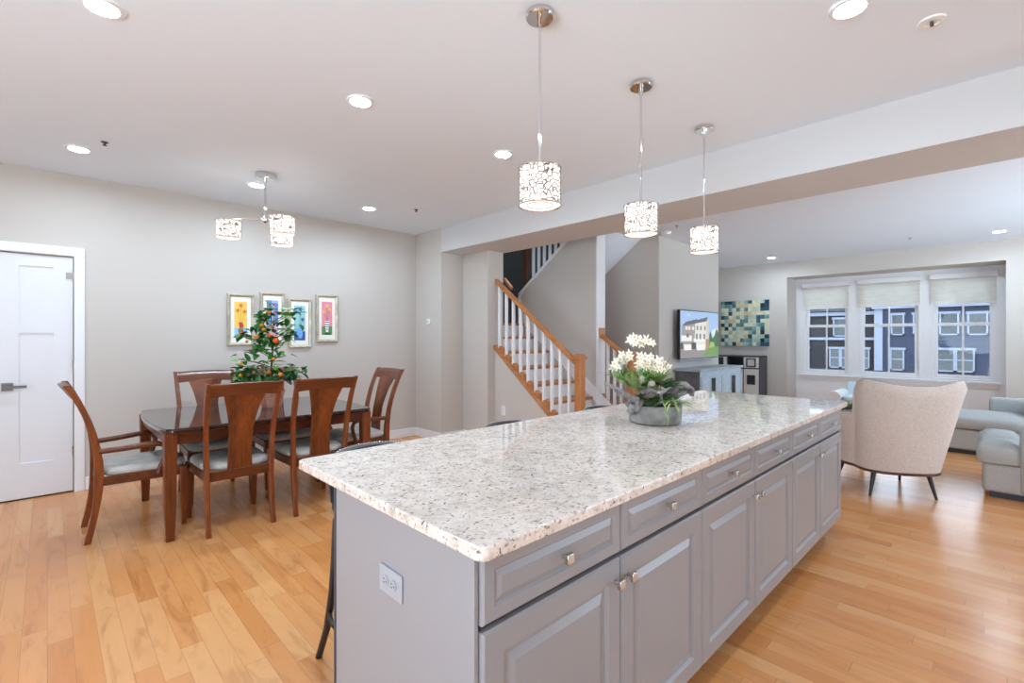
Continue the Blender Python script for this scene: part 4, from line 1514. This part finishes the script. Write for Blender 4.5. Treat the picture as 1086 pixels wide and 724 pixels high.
m.build('screen_picture', [E_[n] for n in nm], tv, True, smooth=0)

# ------------------------------------------------------------------ media console
cs = thing('media_console', 'pale blue weathered media console with dark bar handles under the television', 'console', (7.38, 3.18, 0))
CX0, CX1, CY0, CY1, CZ = 6.60, 8.10, 3.01, 3.37, 0.90
MB().box(CX0 - 0.03, CX1 + 0.03, CY0 - 0.03, CY1, CZ - 0.035, CZ).build('top', M['console_top'], cs, True, bevel=0.004)
MB().box(CX0 + 0.012, CX1, CY0, CY1, 0.06, CZ - 0.035).build('body', M['console'], cs, True, bevel=0.003)
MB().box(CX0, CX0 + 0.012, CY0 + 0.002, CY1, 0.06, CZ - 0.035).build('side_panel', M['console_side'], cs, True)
MB().box(CX0 + 0.03, CX1 - 0.03, CY0 + 0.03, CY1 - 0.02, 0, 0.06).build('plinth', M['dark_grey'], cs, True)
n = 4
wd = (CX1 - CX0 - 0.03) / n
for k in range(n):
    a = CX0 + 0.015 + k * wd
    m = MB()
    m.box(a + 0.005, a + wd - 0.005, CY0 - 0.018, CY0 - 0.001, 0.10, 0.79)
    m.box(a + 0.005, a + 0.055, CY0 - 0.026, CY0 - 0.018, 0.10, 0.79).box(a + wd - 0.055, a + wd - 0.005, CY0 - 0.026, CY0 - 0.018, 0.10, 0.79)
    d = m.build('door', M['console'], cs, True, bevel=0.002)
    hx = a + wd - 0.03 if k % 2 == 0 else a + 0.03
    MB().box(hx - 0.018, hx + 0.018, CY0 - 0.045, CY0 - 0.026, 0.30, 0.76).build('handle', M['blue_black'], d, True, bevel=0.002)

# ------------------------------------------------------------------ cabinet by the window wall
hb = thing('display_cabinet', 'low grey and white cabinet with square black pulls below the mosaic painting', 'cabinet', (9.75, 3.66, 0))
HX0, HX1, HY0, HY1, HZ = 9.56, XW - 0.018, 3.205, 4.11, 1.0
m = MB()
m.box(HX0, HX1, HY0, HY0 + 0.022, 0.05, HZ).box(HX0, HX1, HY1 - 0.022, HY1, 0.05, HZ).box(HX0, HX1, HY0, HY1, HZ - 0.022, HZ).box(HX0, HX1, HY0, HY1, 0.03, 0.06).box(HX1 - 0.015, HX1, HY0, HY1, 0.05, HZ)
m.box(HX0 + 0.01, HX1, HY0, HY1, 0.755, 0.773)
for y in (3.51, 3.81):
    m.box(HX0 + 0.01, HX1, y - 0.01, y + 0.01, 0.05, HZ)
m.build('carcass', M['dark_grey'], hb, True, bevel=0.002)
def hb_front(y0, y1, z0, z1, nm, pull):
    d = MB().box(HX0 - 0.004, HX0 + 0.016, y0, y1, z0, z1).build(nm, M['grey_white'], hb, True, bevel=0.002)
    yc, zc = (y0 + y1) / 2, (z0 + z1) / 2
    p = MB()
    if pull == 'ring':
        for a, b_, c_, e in ((-0.075, 0.075, 0.06, 0.08), (-0.075, 0.075, -0.08, -0.06), (-0.085, -0.065, -0.08, 0.08), (0.065, 0.085, -0.08, 0.08)):
            p.box(HX0 - 0.016, HX0 - 0.004, yc + a, yc + b_, zc + c_, zc + e)
        p.build('pull', M['black_metal'], d, True)
    else:
        zz = z1 - 0.2 if z1 - z0 > 0.4 else zc
        p.box(HX0 - 0.014, HX0 - 0.004, yc - 0.075, yc + 0.075, zz - 0.09, zz + 0.09)
        p.build('pull', M['blue_black'], d, True, bevel=0.004)


hb_front(3.231, 3.498, 0.777, 0.974, 'drawer', 'ring')
hb_front(3.231, 3.498, 0.065, 0.751, 'door', 'plate')
hb_front(3.822, 4.085, 0.777, 0.974, 'drawer', 'plate')
hb_front(3.822, 4.085, 0.065, 0.751, 'door', 'plate')
hb_front(3.522, 3.798, 0.065, 0.751, 'door', 'plate')

mo = thing('mosaic_painting', 'large square canvas painting of teal and cream mosaic tiles', 'painting', (XW - 0.001, 3.622, 1.185))
MB().box(-0.042, 0, -0.452, 0.452, 0, 0.895).build('canvas', build_mosaic(), mo, bevel=0.003)

# ------------------------------------------------------------------ wing armchair
wa = thing('wingback_armchair', 'beige boucle wingback armchair seen from behind beside the island', 'armchair', (5.337, 0.716, 0))
# local: +Y forward, X right
wa.rotation_euler = (0, 0, math.radians(34) - PI / 2)
def shell_path(s, v):
    """s -1..1 from right front round the back to left front, v 0..1 height"""
    half = 0.300 + 0.100 * v ** 1.1
    shift = 0.055 * v
    back = -0.30 - 0.10 * v
    ln = 0.62 + 0.06 * v
    a = abs(s)
    sg = 1 if s > 0 else -1
    if a < 0.5:
        q = a / 0.5
        ang = q * PI / 2
        ex = 0.62
        x = half * math.sin(ang) ** 0.85
        y = back + 0.26 * (1 - math.cos(ang) ** ex)
    else:
        q = (a - 0.5) / 0.5
        x = half + 0.085 * math.sin(q * PI / 2) ** 0.7
        y = back + 0.26 + (ln - 0.26) * q
    return -sg * x + shift, y


def shell_top(s):
    a = abs(s)
    pk, dr, ex = (0.41, 0.04, 2.6) if s > 0 else (0.27, 0.17, 2.2)
    if a < pk:
        q = a / pk
        return 0.957 + 0.048 * (0.5 - 0.5 * math.cos(PI * q))
    if a < 0.50:
        q = (a - pk) / (0.50 - pk)
        return 1.005 - dr * q ** ex
    lo = 1.005 - dr
    if a < 0.525:
        q = (a - 0.50) / 0.025
        return lo + (0.70 - lo) * (0.5 - 0.5 * math.cos(PI * q))
    return 0.70 - 0.05 * (a - 0.525) / 0.475


ns, nv = 240, 14
outer, inner = [], []
for i in range(ns + 1):
    s = -1 + 2 * i / ns
    T = shell_top(s)
    co, ci = [], []
    for j in range(nv + 1):
        v = j / nv
        z = 0.235 + (T - 0.235) * v
        vv = (z - 0.235) / 0.77
        x, y = shell_path(s, vv)
        x2, y2 = shell_path(min(1, s + 0.01), vv)
        x1, y1 = shell_path(max(-1, s - 0.01), vv)
        tx, ty = x2 - x1, y2 - y1
        L = math.hypot(tx, ty) or 1
        nx, ny = -ty / L, tx / L
        if nx * (0 - x) + ny * (0.1 - y) < 0:
            nx, ny = -nx, -ny
        th = 0.085 * (1 - 0.75 * max(0, (v - 0.93) / 0.07) ** 2)
        ro = 0.03 * max(0, (v - 0.93) / 0.07) ** 2
        co.append((x + nx * ro, y + ny * ro, z))
        ci.append((x + nx * (th), y + ny * (th), z))
    outer.append(co)
    inner.append(ci)
rings = [outer[i] + inner[i][::-1] for i in range(ns + 1)]
m = MB()
m.loft(rings, True, True)
m.build('shell', M['boucle'], wa, smooth=70)
m = MB()
m.ell((0, 0.06, 0.40), (0.27, 0.33, 0.09), 24, 10, 0.5)
m.build('seat_cushion', M['boucle'], wa, smooth=80)
prof = []
for i in range(49):
    s = -1 + 2 * i / 48
    x, y = shell_path(s, 0.0)
    prof.append((x, y))
MB().prism([(x * 1.005, y * 1.005) for x, y in prof], 'Z', 0.210, 0.236).build('base_trim', M['walnut'], wa, bevel=0.005)
MB().prism([(x * 0.96, y * 0.96) for x, y in prof], 'Z', 0.232, 0.33).build('seat_base', M['boucle'], wa)
for (x, y, tx, ty) in ((-0.20, -0.16, -0.245, -0.19), (0.20, -0.16, 0.245, -0.19), (-0.23, 0.30, -0.262, 0.37), (0.23, 0.30, 0.262, 0.37)):
    MB().tube([(x, y, 0.212), (tx, ty, 0.0)], [0.019, 0.010], 12).build('leg', M['blue_black'], wa)

# ------------------------------------------------------------------ sectional sofa
sf = thing('sectional_sofa', 'pale grey U-shaped sectional sofa under the bay window at the right edge', 'sofa', (7.2, -0.6, 0))
def soft(mb_pts, name, bev=0.035, mat='sofa'):
    m = MB()
    for p in mb_pts:
        m.box(*p)
    return m.build(name, M[mat], sf, True, bevel=bev, seg=4, smooth=60)


soft([(5.72, 6.62, -1.75, 0.145, 0.05, 0.288)], 'base', 0.025)
soft([(7.62, 8.50, -1.75, 0.62, 0.05, 0.288)], 'base', 0.025)
soft([(6.62, 7.62, -1.75, -0.80, 0.05, 0.288)], 'base', 0.025)
def cushion(x0, x1, y0, y1, z0, z1, name='seat_cushion', mat='sofa', e=0.28, puff=0.03):
    m = MB()
    n_ = 9
    rings = []
    cx_, cy_ = (x0 + x1) / 2, (y0 + y1) / 2
    a, b_ = (x1 - x0) / 2, (y1 - y0) / 2
    N = 40
    for z, k, in ((z0, 0.96), (z0 + 0.015, 1.0), (z1 - 0.035, 1.01), (z1 - 0.012, 0.985), (z1, 0.94), (z1 + puff * 0.6, 0.72), (z1 + puff * 0.9, 0.4), (z1 + puff, 0.03)):
        ring = []
        for i in range(N):
            t_ = 2 * PI * i / N
            c_, s_ = math.cos(t_), math.sin(t_)
            ring.append((cx_ + a * k * math.copysign(abs(c_) ** e, c_), cy_ + b_ * k * math.copysign(abs(s_) ** e, s_), z))
        rings.append(ring)
    m.loft(rings)
    return m.build(name, M[mat], sf, True, smooth=50)


cushion(5.70, 6.14, -0.09, 0.185, 0.292, 0.43, puff=0.045)
cushion(6.14, 6.60, -0.09, 0.185, 0.292, 0.44, puff=0.05)
cushion(5.865, 6.60, -0.98, -0.06, 0.292, 0.43)
cushion(7.60, 8.48, -0.16, 0.64, 0.292, 0.43)
cushion(7.60, 8.48, -1.0, -0.17, 0.292, 0.43)
cushion(6.62, 7.58, -1.45, -0.80, 0.292, 0.43)
soft([(5.685, 5.86, -1.75, -0.075, 0.05, 0.615)], 'arm', 0.05)
soft([(8.505, 8.68, -1.75, 0.155, 0.05, 0.60)], 'arm', 0.05)
soft([(5.86, 8.505, -1.75, -1.5, 0.05, 0.80)], 'back', 0.06)
for x in (6.05, 6.8, 7.6):
    cushion(x, x + 0.7, -1.52, -1.32, 0.45, 0.80, 'back_cushion')
MB().box(5.76, 6.58, -1.70, 0.105, 0.0, 0.05).box(7.66, 8.46, -1.70, 0.58, 0.0, 0.05).build('plinth', M['black'], sf, True)
pw = thing('throw_pillow', 'bright blue throw pillow lying on the sofa at the right edge', 'pillow', (8.22, -0.385, 0.463))
m = MB()
m.ell((0, 0, 0.058), (0.24, 0.24, 0.06), 28, 12, 0.55)
m.build('cover', M['blue_pillow'], pw, smooth=80)

# ------------------------------------------------------------------ pale accent chair, coffee table with planter box
pa = thing('accent_chair', 'pale blue accent chair with white rolled arms below the bay window', 'armchair', (9.25, 1.53, 0), PI / 2)
# local +Y faces -X (towards the camera)
MB().box(-0.36, 0.36, -0.38, 0.30, 0.12, 0.36).build('seat_base', M['white_fabric'], pa, bevel=0.02)
m = MB()
m.ell((0, 0.0, 0.38), (0.28, 0.33, 0.06), 24, 10, 0.4)
m.build('seat_cushion', M['pale_blue'], pa, smooth=80)
MB().hexa([(-0.34, -0.42, 0.30), (0.34, -0.42, 0.30), (0.34, -0.28, 0.30), (-0.34, -0.28, 0.30)], [(-0.34, -0.50, 0.61), (0.34, -0.50, 0.61), (0.34, -0.38, 0.61), (-0.34, -0.38, 0.61)]).build('back', M['pale_blue'], pa, bevel=0.03, seg=3)
for s in (-1, 1):
    m = MB()
    m.box(s * 0.37 - 0.05, s * 0.37 + 0.05, -0.36, 0.28, 0.12, 0.36)
    m.cyl((s * 0.385, -0.36, 0.40), (s * 0.385, 0.29, 0.40), 0.10, n=28)
    m.build('arm', M['white_fabric'], pa, bevel=0.006)
for x in (-0.3, 0.3):
    for y in (-0.33, 0.25):
        MB().vbar([(x, y, 0, 0.03, 0.03), (x, y, 0.12, 0.05, 0.05)]).build('leg', M['walnut'], pa)
cf = thing('coffee_table', 'low wooden coffee table hidden behind the beige armchair', 'table', (6.78, 1.42, 0))
MB().box(-0.36, 0.36, -0.36, 0.36, 0.38, 0.42).build('tabletop', M['walnut'], cf, bevel=0.006)
for x in (-0.31, 0.31):
    for y in (-0.31, 0.31):
        MB().vbar([(x, y, 0, 0.03, 0.03), (x, y, 0.38, 0.05, 0.05)]).build('leg', M['walnut'], cf)
bx = thing('planter_box', 'brown rimmed planter box of green succulents behind the island end', 'planter', (6.72, 1.35, 0.42))
bx.rotation_euler = (0, 0, math.radians(-35))
m = MB()
m.box(-0.22, 0.22, -0.10, 0.10, 0, 0.012)
for a in ((-0.22, 0.22, -0.10, -0.085), (-0.22, 0.22, 0.085, 0.10), (-0.22, -0.205, -0.10, 0.10), (0.205, 0.22, -0.10, 0.10)):
    m.box(*a, 0.0, 0.10)
m.build('box', M['driftwood'], bx, bevel=0.003)
MB().box(-0.205, 0.205, -0.085, 0.085, 0.012, 0.085).build('soil', M['soil'], bx)
rg = random.Random(5)
for k in range(9):
    x, y = rg.uniform(-0.18, 0.18), rg.uniform(-0.06, 0.06)
    m = MB()
    for j in range(16):
        a = 2 * PI * j / 16 * 2.4
        m.leaf((x, y, 0.085), (math.cos(a), math.sin(a), rg.uniform(0.4, 1.6)), (0, 0, 1), rg.uniform(0.06, 0.11), 0.03, 0.1, 3)
    m.build('succulent', M['leaf_light'] if k % 3 else M['dark_leaf'], bx, smooth=80)

# ------------------------------------------------------------------ roller shades in the bay
for i, ((a, b_), zt, zb, s) in enumerate(zip(WIN, (2.385, 2.385, 2.385), (1.90, 1.90, 1.90), ('left', 'middle, widest', 'right'))):
    t = thing('roller_shade', 'cream roller shade half lowered over the %s bay window' % s, 'window shade', (XN - 0.005, (a + b_) / 2, zt), 0, 'three cream roller shades')
    hw = (b_ - a) / 2
    MB().box(-0.07, 0.0, -hw - 0.004, hw + 0.004, -0.085, 0.0).build('headrail', M['trim'], t, bevel=0.006)
    m = MB()
    m.box(-0.032, -0.0305, -hw + 0.012, hw - 0.012, zb - zt, -0.075)
    m.build('fabric', M['shade_cloth'], t)
    MB().box(-0.036, -0.026, -hw + 0.012, hw - 0.012, zb - zt - 0.012, zb - zt + 0.006).build('bottom_bar', M['trim'], t, bevel=0.002)

# ------------------------------------------------------------------ houses across the street
HX = 40.0
struct('ground', MB().box(12, 90, -60, 70, -4.3, -4.0), M['asphalt'])
def house_window(parent, y0, y1, z0, z1, mull=0):
    f = MB()
    t_ = 0.085
    f.box(HX - 0.10, HX - 0.001, y0, y0 + t_, z0, z1).box(HX - 0.10, HX - 0.001, y1 - t_, y1, z0, z1)
    f.box(HX - 0.10, HX - 0.001, y0, y1, z0, z0 + t_).box(HX - 0.13, HX - 0.001, y0 - 0.06, y1 + 0.06, z1 - t_ - 0.03, z1 + 0.03)
    for k in range(mull):
        yc = y0 + (y1 - y0) * (k + 1) / (mull + 1)
        f.box(HX - 0.10, HX - 0.001, yc - 0.09, yc + 0.09, z0, z1)
    zc = (z0 + z1) / 2
    f.box(HX - 0.07, HX - 0.001, y0, y1, zc - 0.035, zc + 0.035)
    o = f.build('window', M['house_trim'], parent, True)
    MB().box(HX - 0.03, HX - 0.0005, y0 + 0.05, y1 - 0.05, z0 + 0.05, z1 - 0.05).build('pane', M['house_glass'], o, True)


blue = thing('blue_townhouse', 'blue sided townhouse across the street, seen through the middle and right windows', 'house', (HX + 3, -2, -4.0))
MB().box(HX, HX + 8, -12, 6.15, -0.85, 3.55).build('wall', M['siding_blue'], blue, True)
MB().box(HX - 0.06, HX + 8, -12, 6.15, -4.0, -0.85).build('stone_base', M['stone'], blue, True)
MB().box(HX - 0.10, HX, 5.75, 6.20, -0.85, 3.45).build('corner_board', M['house_trim'], blue, True)
MB().box(HX - 0.35, HX, -12, 6.3, 3.25, 3.50).build('eave', M['house_trim'], blue, True)
MB().prism([(HX - 0.45, 3.50), (HX + 4, 6.8), (HX + 8.4, 3.50)], 'Y', -12.2, 6.35).build('roof', M['roof'], blue, True)
m = MB()
m.prism([(0.35, 3.5), (-2.4, 4.9), (-5.2, 3.5), (-4.8, 3.5), (-2.4, 4.65), (-0.05, 3.5)], 'X', HX - 0.6, HX - 0.45)
m.prism([(4.55, 3.5), (2.9, 4.4), (1.25, 3.5), (1.6, 3.5), (2.9, 4.15), (4.2, 3.5)], 'X', HX - 0.6, HX - 0.45)
m.build('gable_trim', M['house_trim'], blue, True)
for y0, y1, z0, z1, k in ((2.02, 2.93, 1.50, 2.93, 0), (0.76, 1.66, 1.50, 2.90, 0), (4.62, 5.32, 1.50, 2.93, 0), (3.45, 4.2, 1.5, 2.93, 0), (1.33, 3.06, -0.76, 0.69, 1), (4.62, 5.36, -0.80, 0.66, 0), (-1.2, -0.3, 1.5, 2.9, 0), (-2.6, -1.0, -0.76, 0.69, 1), (-4.2, -3.3, 1.5, 2.9, 0)):
    house_window(blue, y0, y1, z0, z1, k)
brown = thing('brown_townhouse', 'dark brown sided townhouse across the street, seen through the left window', 'house', (HX + 3, 13, -4.0))
MB().box(HX + 0.3, HX + 8, 6.21, 26, -0.85, 3.2).build('wall', M['siding_brown'], brown, True)
MB().box(HX + 0.24, HX + 8, 6.21, 26, -4.0, -0.85).build('stone_base', M['stone'], brown, True)
MB().box(HX + 0.1, HX + 0.3, 6.21, 26, 2.90, 3.15).box(HX + 0.15, HX + 0.3, 6.21, 26, 1.18, 1.36).build('band_trim', M['house_trim'], brown, True)
MB().prism([(HX - 0.1, 3.2), (HX + 4, 6.3), (HX + 8.4, 3.2)], 'Y', 6.4, 26.2).build('roof', M['roof'], brown, True)
HX = 40.3
for y0, y1, z0, z1, k in ((7.62, 8.62, 1.42, 2.75, 0), (10.15, 11.1, 1.42, 2.75, 0), (7.5, 8.85, -0.80, 0.66, 1), (6.5, 7.3, -0.8, 0.66, 0), (10.1, 11.1, -0.80, 0.66, 0), (14.5, 15.5, -0.8, 0.6, 0)):
    house_window(brown, y0, y1, z0, z1, k)
